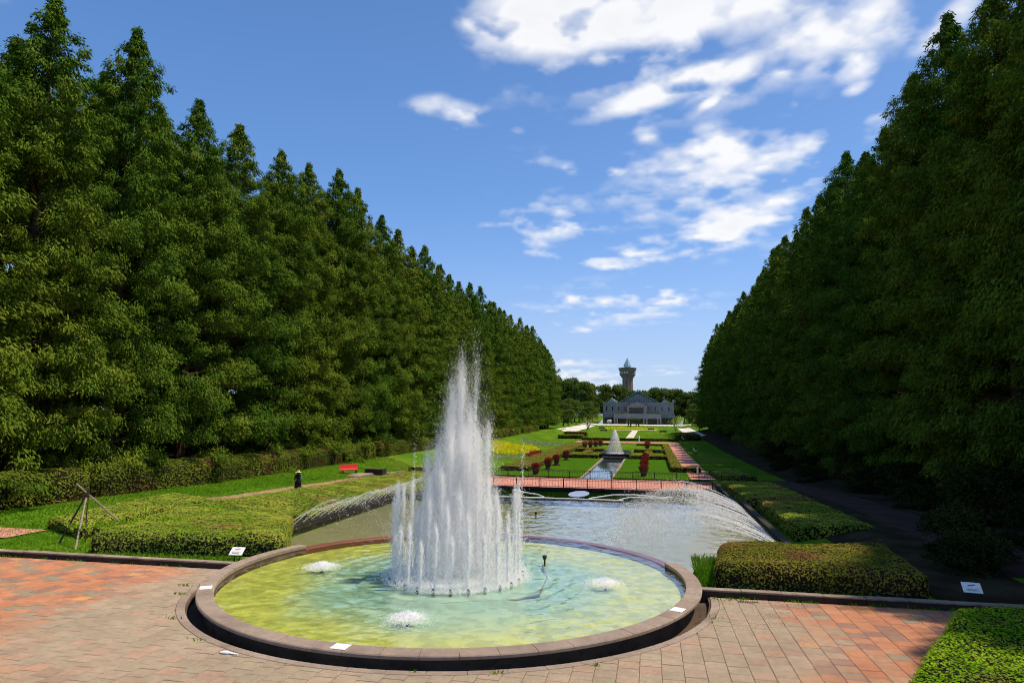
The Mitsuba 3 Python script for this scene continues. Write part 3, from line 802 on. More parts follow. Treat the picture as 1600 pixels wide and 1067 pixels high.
for s, side in ((-1, 'left'), (1, 'right')):
    pipe = thing('nozzle_pipe', f'long dark pipe with spray nozzles along the {side} side of the large basin', 'pipe')
    x = s * (PW - 0.22)
    part(pipe, 'pipe', tube((x, 9.6 if s < 0 else 8.8, -0.42), (x, 27.2, -0.42), 0.06, 10), 'dark_stone', 30)
    ys = np.arange(10.0 if s < 0 else 9.2, 27.2, 0.62 if s > 0 else 0.95)
    part(pipe, 'nozzles', cat(*[tube((x, y, -0.44), (x - s * 0.10, y, -0.28), 0.022, 6) for y in ys]), 'iron', kind='stuff')
    sp = thing('water_spray', 'row of fine arching water jets on the ' + side + ' side of the large basin', 'spray')
    for y in ys:
        n = 1700 if s > 0 else 480
        vm = rng.normal(10.0 if s > 0 else 7.6, 0.25)
        em = rng.normal(29 if s > 0 else 40, 1.2)
        am = rng.normal(-0.05, 0.05)
        v0 = vm * np.where(rng.random(n) < 0.6, rng.normal(1, 0.012, n), rng.normal(0.95, 0.06, n))
        el = np.radians(em + rng.normal(0, 0.8, n))
        azz = am + rng.normal(0, 0.018, n)
        tt = 2 * v0 * np.sin(el) / G * 1.08
        t = rng.random(n) ** 0.95 * tt * rng.choice([1.0, 1.0, 0.45], n)
        dx = v0 * np.cos(el) * t * (1 - 0.16 * t)
        P = np.stack([x - s * (0.1 + dx * np.cos(azz)), y + dx * np.sin(azz), -0.30 + v0 * np.sin(el) * t - G * t * t / 2], -1) + rng.normal(0, 0.01, (n, 3)) * (0.4 + 6 * t[:, None] ** 2)
        ok = P[:, 2] > -0.62
        ts = np.linspace(0, 0.42 * (2 * vm * math.sin(math.radians(em)) / G), 9)
        dl = vm * math.cos(math.radians(em)) * ts * (1 - 0.16 * ts)
        stream = polytube(np.stack([x - s * (0.1 + dl * math.cos(am)), y + dl * math.sin(am), -0.30 + vm * math.sin(math.radians(em)) * ts - G * ts * ts / 2], -1), np.linspace(0.02, 0.01, 9), 5)
        part(sp, 'jet', cat(stream, drops(P[ok], rng.uniform(0.007, 0.018, ok.sum()) * rng.choice([0.6, 1.0, 1.4], ok.sum()), rng, rng.uniform(1, 2, ok.sum()))), 'spray', kind='stuff')

# ------------------------------------------------------------------ footbridge, railings, channel, far fountain
br = thing('footbridge', 'red brick paved footbridge between two iron railings', 'bridge')
part(br, 'deck', bx(-PW - 1.2, PW + 0.75, Y_BR0 - 0.02, Y_BR1, -1.95, -1.70), 'brick_paving')
part(br, 'edge_beam', bx(-PW - 1.2, PW + 0.75, Y_BR0 - 0.20, Y_BR0 - 0.025, -2.0, -1.66, 0.02), 'dark_stone')


def railing(x0, x1, y, z, h, label, step, off=0.0):
    t = thing('railing', label, 'railing')
    part(t, 'handrail', bx(x0, x1, y - 0.035, y + 0.035, z + h - 0.05, z + h, 0.01), 'iron')
    part(t, 'lower_rail', bx(x0, x1, y - 0.018, y + 0.018, z + 0.08, z + 0.12), 'iron')
    part(t, 'upper_rail', bx(x0, x1, y - 0.018, y + 0.018, z + h - 0.2, z + h - 0.165), 'iron')
    for x in np.arange(x0 + off, x1 + 0.01, step):
        part(t, 'post', bx(x - 0.04, x + 0.04, y - 0.04, y + 0.04, z - 0.02, z + h + 0.02, 0.008), 'iron')
    part(t, 'balusters', cat(*[bx(x - 0.012, x + 0.012, y - 0.012, y + 0.012, z + 0.08, z + h - 0.05) for x in np.arange(x0, x1, 0.29)]), 'iron', kind='stuff')


railing(-PW - 0.8, PW + 0.4, Y_BR0 + 0.15, -1.70, 0.92, 'near black iron railing of the footbridge, above the dark pond', 2.42, 1.3)
railing(-PW - 0.8, PW + 5.2, Y_BR1 - 0.35, -1.70, 0.95, 'far black iron railing of the footbridge, before the lower lawn', 2.42, 0.7)

cn = thing('channel', 'long straight water channel reflecting the sky between two lawns', 'channel')
part(cn, 'water', (np.array([[-CH, Y_BR1 + 0.1, -1.98], [CH, Y_BR1 + 0.1, -1.98], [CH, 96.9, -1.98], [-CH, 96.9, -1.98]]), np.array([[0, 1, 2, 3]])), 'deep_water')
for s in (-1, 1):
    for k in range(20):
        a, b = Y_BR1 + 0.1 + k * 2.02, Y_BR1 + 0.1 + (k + 1) * 2.02 - 0.01
        x0, x1 = sorted((s * CH, s * (CH + 0.32)))
        part(cn, 'edging_stone', bx(x0, x1, a, b, -2.6, -1.84, 0.015), 'kerb_stone')
f2 = thing('fountain', 'small cone shaped white fountain in the far part of the garden', 'fountain')
rng = np.random.default_rng(8)
n = 17000
t = rng.random(n)
hh = 4.35 * (1 - t ** 1.25) * rng.uniform(0.86, 1.0, n)
r = 1.55 * t ** 0.8 * np.sqrt(rng.uniform(0.25, 1, n))
a = rng.uniform(0, 2 * np.pi, n)
part(f2, 'jet', drops(np.stack([r * np.cos(a), 100.6 + r * np.sin(a), -1.15 + hh], -1), rng.uniform(0.011, 0.028, n), rng, rng.uniform(1, 2.2, n)), 'spray', kind='stuff')
n = 2500
r, a = np.sqrt(rng.random(n)) * 1.7, rng.uniform(0, 2 * np.pi, n)
part(f2, 'splash', drops(np.stack([r * np.cos(a), 100.6 + r * np.sin(a), -1.2 + rng.exponential(0.08, n)], -1), rng.uniform(0.02, 0.05, n), rng), 'spray', kind='stuff')
part(f2, 'basin', cat(bx(-2.6, 2.6, 98.4, 98.7, -2.6, -1.2, 0.02), bx(-2.6, -2.3, 98.71, 112, -2.6, -1.2), bx(2.3, 2.6, 98.71, 112, -2.6, -1.2), bx(-2.6, 2.6, 112.01, 112.3, -2.6, -1.2)), 'dark_stone')
part(f2, 'water', bx(-2.29, 2.29, 98.71, 111.99, -1.5, -1.27), 'deep_water')
part(f2, 'lower_step', bx(-2.1, 2.1, 96.9, 98.39, -2.6, -1.62, 0.02), 'dark_stone')
for x in (-1.3, -0.45, 0.4, 1.25):
    part(f2, 'spout', bx(x - 0.3, x + 0.3, 96.6, 96.89, -1.98, -1.72, 0.01), 'iron')
pd = thing('far_pond', 'strip of water behind the cone fountain reflecting the sky', 'pond')
part(pd, 'water', bx(-2.8, 2.8, 150, 157, -2.0, -1.83), 'deep_water')
part(pd, 'edging', cat(bx(-3.2, -2.81, 149.6, 157.4, -2.2, -1.78), bx(2.81, 3.2, 149.6, 157.4, -2.2, -1.78), bx(-2.8, 2.8, 157.01, 157.4, -2.2, -1.78)), 'kerb_stone')
wj = thing('statue', 'small white figure standing on the edge of the far lawn', 'statue')
part(wj, 'plinth', bx(2.9, 3.5, 166.2, 166.8, -1.9, -1.3, 0.03), 'white_paint')
part(wj, 'figure', revolve([(0, 0), (0.26, 0), (0.2, 0.35), (0.28, 0.7), (0.16, 1.0), (0.1, 1.05), (0.16, 1.2), (0.1, 1.36), (0, 1.4)], 12, (3.2, 166.5, -1.3)), 'white_paint', 40)
wp = thing('white_post', 'small white post at the near corner of the right parterre hedge', 'post')
part(wp, 'shaft', revolve([(0, 0), (0.13, 0), (0.11, 0.8), (0.15, 0.85), (0.13, 1.0), (0, 1.05)], 10, (12.2, 67.3, -1.9)), 'white_paint', 40)
part(wp, 'base', bx(11.95, 12.45, 67.05, 67.55, -1.95, -1.78, 0.02), 'white_paint')

# ------------------------------------------------------------------ hedges and beds
def rbox(nu, nv, nw):
    """unit box surface grid with outward order: (u,v,w) in 0..1"""
    out = []
    def face(a, b, fix, val, flip):
        aa, bb = np.meshgrid(np.linspace(0, 1, a + 1), np.linspace(0, 1, b + 1), indexing='ij')
        k = np.arange(a)[:, None] * (b + 1) + np.arange(b)[None]
        f = np.stack([k, k + b + 1, k + b + 2, k + 1], -1).reshape(-1, 4)
        p = np.zeros(aa.shape + (3,))
        o = [i for i in range(3) if i != fix]
        p[..., o[0]], p[..., o[1]], p[..., fix] = aa, bb, val
        return p.reshape(-1, 3), f[:, ::-1] if flip else f
    dims = (nu, nv, nw)
    for fix in range(3):
        o = [i for i in range(3) if i != fix]
        for val in (0, 1):
            if fix == 2 and val == 0:
                continue
            flip = (val == 0) if fix != 1 else (val == 1)
            out.append(face(dims[o[0]], dims[o[1]], fix, val, flip))
    return out


def hedge_mesh(quad, zb, zt, rad, step, bump, seed):
    """a clipped hedge on a four cornered plan (front left, front right, back right, back left); zb, zt: height functions of x, y"""
    q = np.array(quad, float)
    lu = max(np.linalg.norm(q[1] - q[0]), np.linalg.norm(q[2] - q[3]))
    lv = max(np.linalg.norm(q[3] - q[0]), np.linalg.norm(q[2] - q[1]))
    h = float(np.mean(zt(q[:, 0], q[:, 1]) - zb(q[:, 0], q[:, 1])))
    ms = []
    for p, f in rbox(max(2, int(lu / step)), max(2, int(lv / step)), max(2, int(h / step))):
        s = p * [lu, lv, h]
        lo = np.array([min(rad, lu / 2), min(rad, lv / 2), -1.0])
        hi = np.array([max(lu - rad, lu / 2), max(lv - rad, lv / 2), h - min(rad, h * 0.8)])
        c = np.clip(s, lo, hi)
        d = s - c
        n = np.linalg.norm(d, axis=1, keepdims=True)
        s = np.where(n > 1e-9, c + d / np.maximum(n, 1e-9) * np.minimum(n, min(rad, h * 0.8)), s)
        u, v, w = s[:, 0] / lu, s[:, 1] / lv, s[:, 2] / h
        xy = (q[0] * ((1 - u) * (1 - v))[:, None] + q[1] * (u * (1 - v))[:, None] + q[2] * (u * v)[:, None] + q[3] * ((1 - u) * v)[:, None])
        z0, z1 = zb(xy[:, 0], xy[:, 1]), zt(xy[:, 0], xy[:, 1])
        z = z0 + (z1 - z0) * w
        P = np.stack([xy[:, 0], xy[:, 1], z], -1)
        nn = meshkit.fbm(P * 1.1 + seed, 3, seed) - 0.5
        P[:, 2] += nn * bump * 2 * np.clip(w, 0, 1)
        k = (meshkit.fbm(P * 1.4 + seed + 9, 3, seed + 3) - 0.5) * bump * 1.6
        cxy = q.mean(0)
        od = unit(np.concatenate([P[:, :2] - cxy, 0 * P[:, :1]], 1))
        side = (np.minimum(np.minimum(u, 1 - u), np.minimum(v, 1 - v)) < 0.02)
        P += od * (k * side)[:, None]
        ms.append((P, f))
    return cat(*ms)


def leafy(mesh, per_m2, L, W, rng, tilt=0.6, lift=0.02, rand=0.30, side=0.6):
    """leaves over a mesh's surface, standing out of it"""
    area = mesh.area
    n = int(area * per_m2)
    tri = mesh.triangles
    ar = mesh.area_faces
    up = np.clip(mesh.face_normals[:, 2], 0, 1)
    ar = ar * (side + (1 - side) * np.clip(up * 1.6, 0, 1))      # clipped sides are twiggy and thinner leaved than the top
    f = rng.choice(len(ar), n, p=ar / ar.sum())
    r1, r2 = np.sqrt(rng.random(n)), rng.random(n)
    P = tri[f, 0] * (1 - r1)[:, None] + tri[f, 1] * (r1 * (1 - r2))[:, None] + tri[f, 2] * (r1 * r2)[:, None]
    N = mesh.face_normals[f]
    rnd = unit(rng.normal(0, 1, (n, 3)))
    Tn = unit(np.cross(N, rnd))
    D = unit(Tn + N * rng.uniform(0.0, 0.5, (n, 1)) * tilt + [0, 0, 0.1])
    Nn = unit(N + rng.normal(0, rand, (n, 3)) + [0, 0, 0.35])
    P = P + N * (lift * rng.uniform(-0.6, 1.0, n))[:, None]
    s = rng.uniform(0.6, 1.35, n)
    return leaves(P, D, Nn, L * s, W * s)


hr = np.random.default_rng(21)


def hedge(name, label, pieces, leaf, per, L, W, catg='hedge', rad=0.25, step=0.25, bump=0.06, group=None, tilt=0.6, lift=0.03, smooth=True, side=0.6):
    t = thing(name, label, catg, group)
    ms = [hedge_mesh(q, zb, zt, rad, step, bump, 3 + 7 * i) for i, (q, zb, zt) in enumerate(pieces)]
    m = cat(*ms)
    part(t, 'branches', m, 'hedge_core', smooth)
    part(t, 'foliage', leafy(m, per, L, W, hr, tilt, lift, side=side), leaf)
    return t


def const(z):
    return lambda x, y: np.full(np.shape(x), float(z))


def land(dz=-0.1):
    return lambda x, y: zland(x, y) + dz


def rect(x0, x1, y0, y1):
    return [(x0, y0), (x1, y0), (x1, y1), (x0, y1)]


# the large bed left of the basin
bedtop = lambda x, y: 0.93 - 0.030 * np.asarray(y) - 0.55 * sm(-16.2, -12.9, np.asarray(x)) * sm(6, 14, np.asarray(y))
t = thing('hedge_bed', 'wide clipped low hedge bed left of the basin, with a dark front face', 'hedge')
mb = hedge_mesh([(-14.9, 0.42), (-7.45, 1.9), (-12.0, 10.6), (-18.4, 10.0)], lambda x, y: np.where(np.asarray(y) > 4, -0.4, 0.05) + 0 * np.asarray(x), bedtop, 0.38, 0.2, 0.13, 3)
mb2 = hedge_mesh([(-18.4, 9.6), (-12.5, 10.0), (-12.85, 45.0), (-18.5, 45.5)], land(-0.9), bedtop, 0.35, 0.3, 0.12, 5)
part(t, 'branches', cat(mb, mb2), 'hedge_core', True)
part(t, 'foliage', cat(leafy(mb, 520, 0.075, 0.042, hr, 0.5, 0.03), leafy(mb2, 230, 0.11, 0.06, hr, 0.5, 0.03)), 'azalea_leaf')
n = 420      # taller shoots and weeds standing out of the bed
xs, ys = hr.uniform(-17.5, -9.5, n), 1.2 + hr.random(n) * 9
ok = (ys < 2.5 + (-9 - xs) * 1.4) & (ys > 1 - (xs + 15) * 0.0)
P0 = np.stack([xs, ys, bedtop(xs, ys) - 0.05], -1)[ok]
Pk = np.repeat(P0, 7, 0) + hr.normal(0, 0.05, (len(P0) * 7, 3)) * [1, 1, 0.6]
part(t, 'weeds', leaves(Pk, unit(hr.normal(0, 0.6, Pk.shape) + [0, 0, 0.8]), unit(hr.normal(0, 1, Pk.shape) + [0, 0, 0.6]), hr.uniform(0.08, 0.2, len(Pk)), hr.uniform(0.04, 0.08, len(Pk))), 'bright_leaf', kind='stuff')

hedge('hedge_bed', 'smaller low hedge bed by the tree stakes, left of the large bed',
      [([(-21.3, 4.7), (-17.6, 2.9), (-19.0, 13.5), (-23.2, 15.5)], land(-0.05), lambda x, y: zland(x, y) + 0.52)], 'azalea_leaf', 330, 0.095, 0.05, bump=0.08, step=0.25)

# right of the basin
rtop = lambda x, y: np.interp(y, [10, 15, 28, 46], [0.35, 0.18, -0.05, -0.5]) + 0 * np.asarray(x)
hedge('hedge_bed', 'long half shaded hedge bed right of the basin, near part',
      [([(13.5, 14.6), (17.4, 15.0), (17.4, 27.2), (13.5, 27.4)], land(-0.3), rtop)], 'azalea_leaf', 260, 0.105, 0.058, bump=0.07, step=0.3)
hedge('hedge_bed', 'long half shaded hedge bed right of the basin, far part next to the bridge end',
      [([(12.9, 27.6), (17.4, 27.6), (17.5, 45.2), (12.9, 45.0)], land(-0.3), rtop)], 'azalea_leaf', 200, 0.12, 0.065, bump=0.07, step=0.3)
hedge('hedge_bed', 'low hedge bed beyond the right end of the bridge, half in shade',
      [([(14.0, 57.2), (18.0, 57.2), (17.5, 72.0), (13.9, 72.0)], land(-0.1), lambda x, y: zland(x, y) + 0.55)], 'azalea_leaf', 110, 0.16, 0.09, bump=0.06, step=0.45)
hedge('hedge_bed', 'brownish thick hedge bed right of the round pool, above the kerb',
      [([(8.35, 0.95), (14.7, 0.9), (15.0, 5.8), (8.9, 5.0)], const(0.05), lambda x, y: 0.93 + 0 * np.asarray(x))], 'azalea_brown_leaf', 560, 0.07, 0.04, rad=0.42, bump=0.10, step=0.18, side=0.4)
hedge('hedge_bed', 'bright leafy hedge at the right front corner of the terrace',
      [([(8.1, -13.2), (19.5, -14.5), (19.5, -1.3), (13.7, -3.2)], const(0.0), lambda x, y: 0.98 + 0 * np.asarray(x))], 'bright_leaf', 900, 0.062, 0.036, rad=0.5, bump=0.12, step=0.2, tilt=0.8, lift=0.08)

# tall rounded hedges at the foot of the left trees, and dark ones on the right
for y0, y1, lab in ((-8, 15, 'dark shaded clipped hedge at the near end under the left trees'),
                    (15.6, 50.8, 'long round topped hedge under the left trees, nearest run ending before the gap'),
                    (52.5, 60.4, 'short rounded hedge standing alone between two long hedges under the left trees'),
                    (61.5, 84.0, 'tall sunlit hedge under the left trees, just left of the fountain column'),
                    (88.0, 112.0, 'hedge under the left trees hidden in part by the fountain column'),
                    (115.5, 121.5, 'small rounded hedge under the left trees right of the fountain column'),
                    (124.0, 160.0, 'long far hedge under the left trees behind the yellow flower bed'),
                    (163.0, 190.0, 'farthest hedge at the foot of the left trees')):
    far = y0 > 85
    hedge('rounded_hedge', lab, [(rect(-31.2, -28.5, y0, y1), land(-0.1), lambda x, y: zland(x, y) + 1.95)], 'hedge_leaf',
          60 if far else 130, 0.28 if far else 0.15, 0.15 if far else 0.085, rad=0.85, step=0.5 if far else 0.35, bump=0.12, lift=0.08)
for y0, y1, lab in ((6, 40, 'dark hedge in deep shade under the right trees, near run'), (44, 84, 'dark hedge in deep shade under the right trees, middle run'), (88, 150, 'dark hedge in deep shade under the right trees, far run')):
    hedge('rounded_hedge', lab, [(rect(25.6, 28.0, y0, y1), land(-0.1), lambda x, y: zland(x, y) + 1.7)], 'hedge_leaf', 60, 0.2, 0.11, rad=0.7, step=0.5, bump=0.1, lift=0.06)

# parterre of box hedges round the lower lawns
LOW = -2.0
bt = const(-1.22)
for s, side in ((-1, 'left'), (1, 'right')):
    x = lambda a, b: (a, b) if s > 0 else (-b, -a)
    a, b = x(9.05, 10.45)
    c, d = x(10.0, 12.85)
    plan = [(rect(a, b, 72.6, 150), const(LOW), bt), (rect(*x(9.05, 12.85), 70.2, 72.9), const(LOW), bt)] if s > 0 else [(rect(-13.3, -9.3, 65.5, 148), const(LOW), bt)]
    hedge('box_hedge', f'long clipped box hedge along the outer side of the {side} lower lawn', plan, 'box_leaf', 60, 0.2, 0.11, rad=0.14, step=0.5, bump=0.03)
    e, g = x(2.7, 9.0)
    hedge('box_hedge', f'first cross hedge of clipped box at the far end of the {side} lower lawn',
          [(rect(e, g, 96.6, 100.8), const(LOW), const(-1.3))], 'box_leaf', 50, 0.22, 0.12, rad=0.14, step=0.5, bump=0.03)
    e, g = x(3.0, 9.0)
    hedge('box_hedge', f'second cross hedge of clipped box behind the cone fountain on the {side}',
          [(rect(e, g, 117, 121), const(LOW), const(-1.25)), (rect(*x(5.2, 6.6), 101, 116.8), const(LOW), const(-1.4))], 'box_leaf', 45, 0.25, 0.14, rad=0.14, step=0.6, bump=0.03)
    hedge('box_hedge', f'third and farthest cross hedge of clipped box on the {side}',
          [(rect(e, g, 146, 149), const(LOW), const(-1.3))], 'box_leaf', 40, 0.28, 0.15, rad=0.14, step=0.7, bump=0.03)
hedge('box_hedge', 'thin dark box edging along the front of the far lawn', [(rect(-13, 14, 170.5, 171.6), land(-0.1), lambda x, y: zland(x, y) + 0.7)], 'hedge_leaf', 30, 0.28, 0.15, rad=0.12, step=0.8, bump=0.03)
hedge('box_hedge', 'low rounded hedge at the left edge of the far lawn', [(rect(-21, -13.4, 178, 184), land(-0.1), lambda x, y: zland(x, y) + 1.1)], 'hedge_leaf', 30, 0.28, 0.15, rad=0.4, step=0.8, bump=0.06)
hedge('box_hedge', 'dark reddish hedge behind the low rounded hedge at the left edge of the far lawn', [(rect(-21, -13.6, 192, 197), land(-0.1), lambda x, y: zland(x, y) + 1.6)], 'azalea_brown_leaf', 30, 0.28, 0.15, rad=0.4, step=0.8, bump=0.08)
hedge('box_hedge', 'dark shrub bed at the right edge of the far lawn', [(rect(13.8, 20.5, 178, 196), land(-0.1), lambda x, y: zland(x, y) + 1.7)], 'azalea_brown_leaf', 25, 0.3, 0.16, rad=0.7, step=0.8, bump=0.3)
hedge('box_hedge', 'low cut hedge block on the left lawn beside the fountain column', [(rect(-20.6, -13.2, 50.5, 53.5), land(-0.3), lambda x, y: zland(x, y) + 0.85)], 'azalea_leaf', 120, 0.15, 0.08, rad=0.15, step=0.4, bump=0.03)

# grass that shows as blades
def blades(x, y, z, rng, L, W, bsdf, t, name='blades'):
    n = len(x)
    P = np.stack([x, y, z], -1)
    D = unit(np.stack([rng.normal(0, 0.42, n), rng.normal(0, 0.42, n), np.ones(n)], -1))
    N = unit(np.stack([rng.normal(0, 1, n), rng.normal(0, 1, n), 0.3 * np.ones(n)], -1))
    s = rng.uniform(0.5, 1.3, n)
    return leaves(P, D, N, L * s, W * s, 0.1)


def strew(key, label, n, xs, ys, L, W, bsdf, dz=0.0, catg='grass'):
    x, y = hr.uniform(*xs, n), hr.uniform(*ys, n)
    k = numbered(key)
    add(k, blades(x, y, zland(x, y) + dz, hr, L, W, bsdf, None), bsdf)
    labels[k] = {'label': label, 'category': catg, 'kind': 'stuff'}


strew('grass', 'bright green grass behind the left kerb by the tree stakes', 17000, (-29, -14.4), (0.4, 5.5), 0.10, 0.022, 'grass_leaf')
strew('grass', 'short grass of the left lawn below the tall hedges', 45000, (-28.6, -20.6), (5, 62), 0.09, 0.05, 'grass_leaf', 0.0)
n = 1300
x, y = hr.uniform(7.9, 8.9, n), hr.uniform(1.0, 5.4, n)
ok = (np.hypot(x, y) > 8.0) & (hr.random(n) < 0.9)
x, y = x[ok], y[ok]
k = numbered('grass')
add(k, blades(x, y, 0.05 + 0 * x, hr, 0.30, 0.03, 'grass_leaf', None), 'grass_leaf')
labels[k] = {'label': 'tuft of tall fresh grass between the pool rim and the brownish hedge', 'category': 'grass', 'kind': 'stuff'}
# weeds in the joints
pts = []
for (cx, cy, s, m) in ((-8.2, -2.6, 0.22, 30), (-7.6, -3.6, 0.2, 30), (-8.0, -1.6, 0.12, 18), (3.2, -7.75, 0.15, 22), (5.2, -6.75, 0.1, 14), (7.9, -2.2, 0.2, 16), (8.7, 0.05, 0.3, 40), (-4.2, -7.3, 0.2, 14), (-6.0, -5.9, 0.12, 14), (1.5, -8.1, 0.1, 12)):
    pts.append(np.stack([hr.normal(cx, s, m), hr.normal(cy, s * 0.35, m)], -1))
for kx in np.concatenate([hr.uniform(-24, -8, 34), hr.uniform(9, 17, 26)]):
    pts.append(np.stack([hr.normal(kx, 0.12, 10), np.full(10, kline(kx)) - hr.random(10) * 0.05], -1))
pts = np.vstack(pts)
k = numbered('weeds')
add(k, blades(pts[:, 0], pts[:, 1], -0.02 + zplaza(pts[:, 1]), hr, 0.11, 0.03, 'grass_leaf', None), 'grass_leaf')
labels[k] = {'label': 'small weeds growing in the joints of the terrace paving', 'category': 'weeds', 'kind': 'stuff'}
# plants in front of the bed's dark face
n = 900
x = hr.uniform(-14.4, -8.4, n)
k = numbered('weeds')
add(k, blades(x, kline(x) + 0.34 + hr.random(n) * 0.4 + np.maximum(x + 14.5, 0) * 0.05, 0.12 + 0 * x, hr, 0.16, 0.05, 'grass_leaf', None), 'grass_leaf')
labels[k] = {'label': 'low weeds along the foot of the large hedge bed behind the kerb', 'category': 'weeds', 'kind': 'stuff'}

# flower beds
def flowers(name, label, cx, cy, rx, ry, ang, n, h, L, W, bsdf, catg):
    r, a = np.sqrt(hr.random(n)), hr.uniform(0, 2 * np.pi, n)
    u, v = rx * r * np.cos(a), ry * r * np.sin(a)
    ca, sa = math.cos(ang), math.sin(ang)
    x, y = cx + u * ca - v * sa, cy + u * sa + v * ca
    z = zland(x, y) + h * (0.25 + 0.75 * hr.random(n)) * (1 - 0.5 * r ** 4) * (0.6 + 0.8 * meshkit.noise(np.stack([x, y, 0 * x], -1) * 0.9, 3))
    k = numbered(name)
    P = np.stack([x, y, z], -1)
    add(k, leaves(P, unit(hr.normal(0, 1, (n, 3)) + [0, 0, 0.4]), unit(hr.normal(0, 0.6, (n, 3)) + [0, 0, 1]), L * hr.uniform(0.6, 1.3, n), W * hr.uniform(0.6, 1.3, n)), bsdf)
    labels[k] = {'label': label, 'category': catg}
    return k


flowers('yellow_flowerbed', 'mounded bed of bright yellow green foliage on the left bank', -20.8, 112, 5.2, 13, 0.12, 6000, 1.1, 0.34, 0.22, 'yellow_flower', 'flower bed')
flowers('red_flowerbed', 'patch of red flowers at the tip of the yellow bed', -14.6, 101, 1.5, 5.5, 0, 1100, 0.7, 0.26, 0.2, 'red_flower', 'flower bed')
for cx, cy, ry, lab in ((-21.5, 93, 5, 'pale lavender planting below the yellow bed'), (-19.5, 145, 9, 'pale lavender planting beyond the yellow bed')):
    k = flowers('lavender_bed', lab, cx, cy, 6.0, ry, 0.6, 6000, 0.22, 0.22, 0.1, 'lavender_leaf', 'flower bed')
flowers('yellow_flowerbed', 'thin strip of yellow flowers before the pergola', -2, 272, 12, 5, 0, 1600, 1.0, 0.6, 0.4, 'yellow_flower', 'flower bed')

# ------------------------------------------------------------------ metasequoia avenue
def redwood(seed, H, Rm, sprays, SL, SW):
    r = np.random.default_rng(seed)
    zs, th = [], 0.0
    lean = r.normal(0, 0.15, 2)
    z = 1.1
    a = r.uniform(0, 6.28)
    cl_P, cl_r, cl_w, cl_o = [], [], [], []
    limbs = []
    ph = r.uniform(0, 6.28, 6)
    while z < H - 0.25:
        f = z / H
        prof = (1 - math.exp(-((H - z) / 9.6) ** 1.2)) * (0.84 + 0.16 * sm(0.0, 0.16, f))
        prof *= 1 + 0.09 * math.sin(2.3 * z + ph[0]) + 0.08 * math.sin(1.1 * z + ph[1] + 2 * a)
        L = max(0.22, Rm * prof * r.uniform(0.76, 1.12))
        el = math.radians(9 + 40 * f ** 1.2) + r.normal(0, 0.2)
        c, s = math.cos(a), math.sin(a)
        pts = []
        for q in (0.0, 0.35, 0.7, 1.0):
            d = q * L
            pts.append([lean[0] * f + c * d * math.cos(el), lean[1] * f + s * d * math.cos(el), z + d * math.sin(el) + 0.07 * d - 0.045 * d * d * (1 - 0.6 * f)])
        pts = np.array(pts)
        if L > 1.0 and r.random() < 0.6:
            limbs.append(polytube(pts, [0.03 + 0.016 * L, 0.02 + 0.009 * L, 0.02, 0.008], 4))
        for q in ((0.40, 0.62, 0.82, 1.0) if L > 2.2 else (0.5, 0.95)):
            p = np.array([np.interp(q, (0, 0.35, 0.7, 1.0), pts[:, k]) for k in range(3)])
            side = np.array([-s, c, 0]) * r.normal(0, 0.3) * q * min(L, 2.8)
            cl_P.append(p + side)
            cl_r.append((0.24 + 0.105 * L * (0.7 + 0.5 * q)) * r.uniform(0.7, 1.4))
            cl_o.append([c, s, 0])
        a += 2.39996 + r.normal(0, 0.35)
        z += (0.10 + 0.055 * (1 - f)) * r.uniform(0.2, 1.8)
    for k in range(10):   # the leader
        cl_P.append([lean[0], lean[1], H - 0.12 * k])
        cl_r.append(0.09 + 0.028 * k)
        cl_o.append([math.cos(k), math.sin(k), 0])
    cl_P, cl_r, cl_o = np.array(cl_P), np.array(cl_r), np.array(cl_o, float)
    w = cl_r ** 1.75
    idx = r.choice(len(cl_r), sprays, p=w / w.sum())
    u = unit(r.normal(0, 1, (sprays, 3)))
    u[:, 2] = np.where(u[:, 2] < -0.25, -u[:, 2] * 0.6, u[:, 2])
    rad = r.random(sprays) ** 0.45
    P = cl_P[idx] + u * (cl_r[idx] * rad)[:, None] * [0.88, 0.88, 1.22]
    out = unit(u * [1, 1, 0.5] + cl_o[idx] * 0.9)
    D = unit(out + r.normal(0, 0.35, (sprays, 3)) + np.array([0, 0, -1.0]) * r.uniform(0.55, 1.6, sprays)[:, None])
    N = unit(u * 0.9 + [0, 0, 0.35] + r.normal(0, 0.42, (sprays, 3)))
    sc = r.uniform(0.65, 1.3, sprays)
    crown = leaves(P, D, N, SL * sc, SW * sc, 0.2)
    trunk = polytube([(0, 0, -1.2), (0, 0, 0.5), (lean[0] * 0.3, lean[1] * 0.3, H * 0.35), (lean[0] * 0.7, lean[1] * 0.7, H * 0.75), (lean[0], lean[1], H - 0.3)], [0.62, 0.45, 0.30, 0.14, 0.02], 10)
    return cat(trunk, *limbs), crown


GROUPS = []
for k, (H, Rm, n, sl, sw, mat) in enumerate(((34.0, 5.6, NEAR_N, 0.27, 0.085, 'redwood_leaf'), (34.0, 5.4, NEAR_N, 0.27, 0.085, 'redwood_leaf'), (34.0, 5.8, NEAR_N, 0.27, 0.085, 'redwood_leaf'),
                                              (34.0, 5.4, FAR_N, 0.44, 0.15, 'redwood_leaf_far'), (34.0, 5.6, FAR_N, 0.44, 0.15, 'redwood_leaf_far'), (34.0, 5.5, FAR_N // 2, 0.70, 0.25, 'redwood_leaf_far'))):
    tr, cr = redwood(40 + k, H, Rm, n, sl, sw)
    gkey = f'redwood_kind_{k}'
    scene[gkey] = {'type': 'shapegroup', 'trunk': mikit.ply(tr, 'mat_bark', smooth=False), 'crown': mikit.ply(cr, 'mat_' + mat, smooth=False)}
    GROUPS.append(gkey)

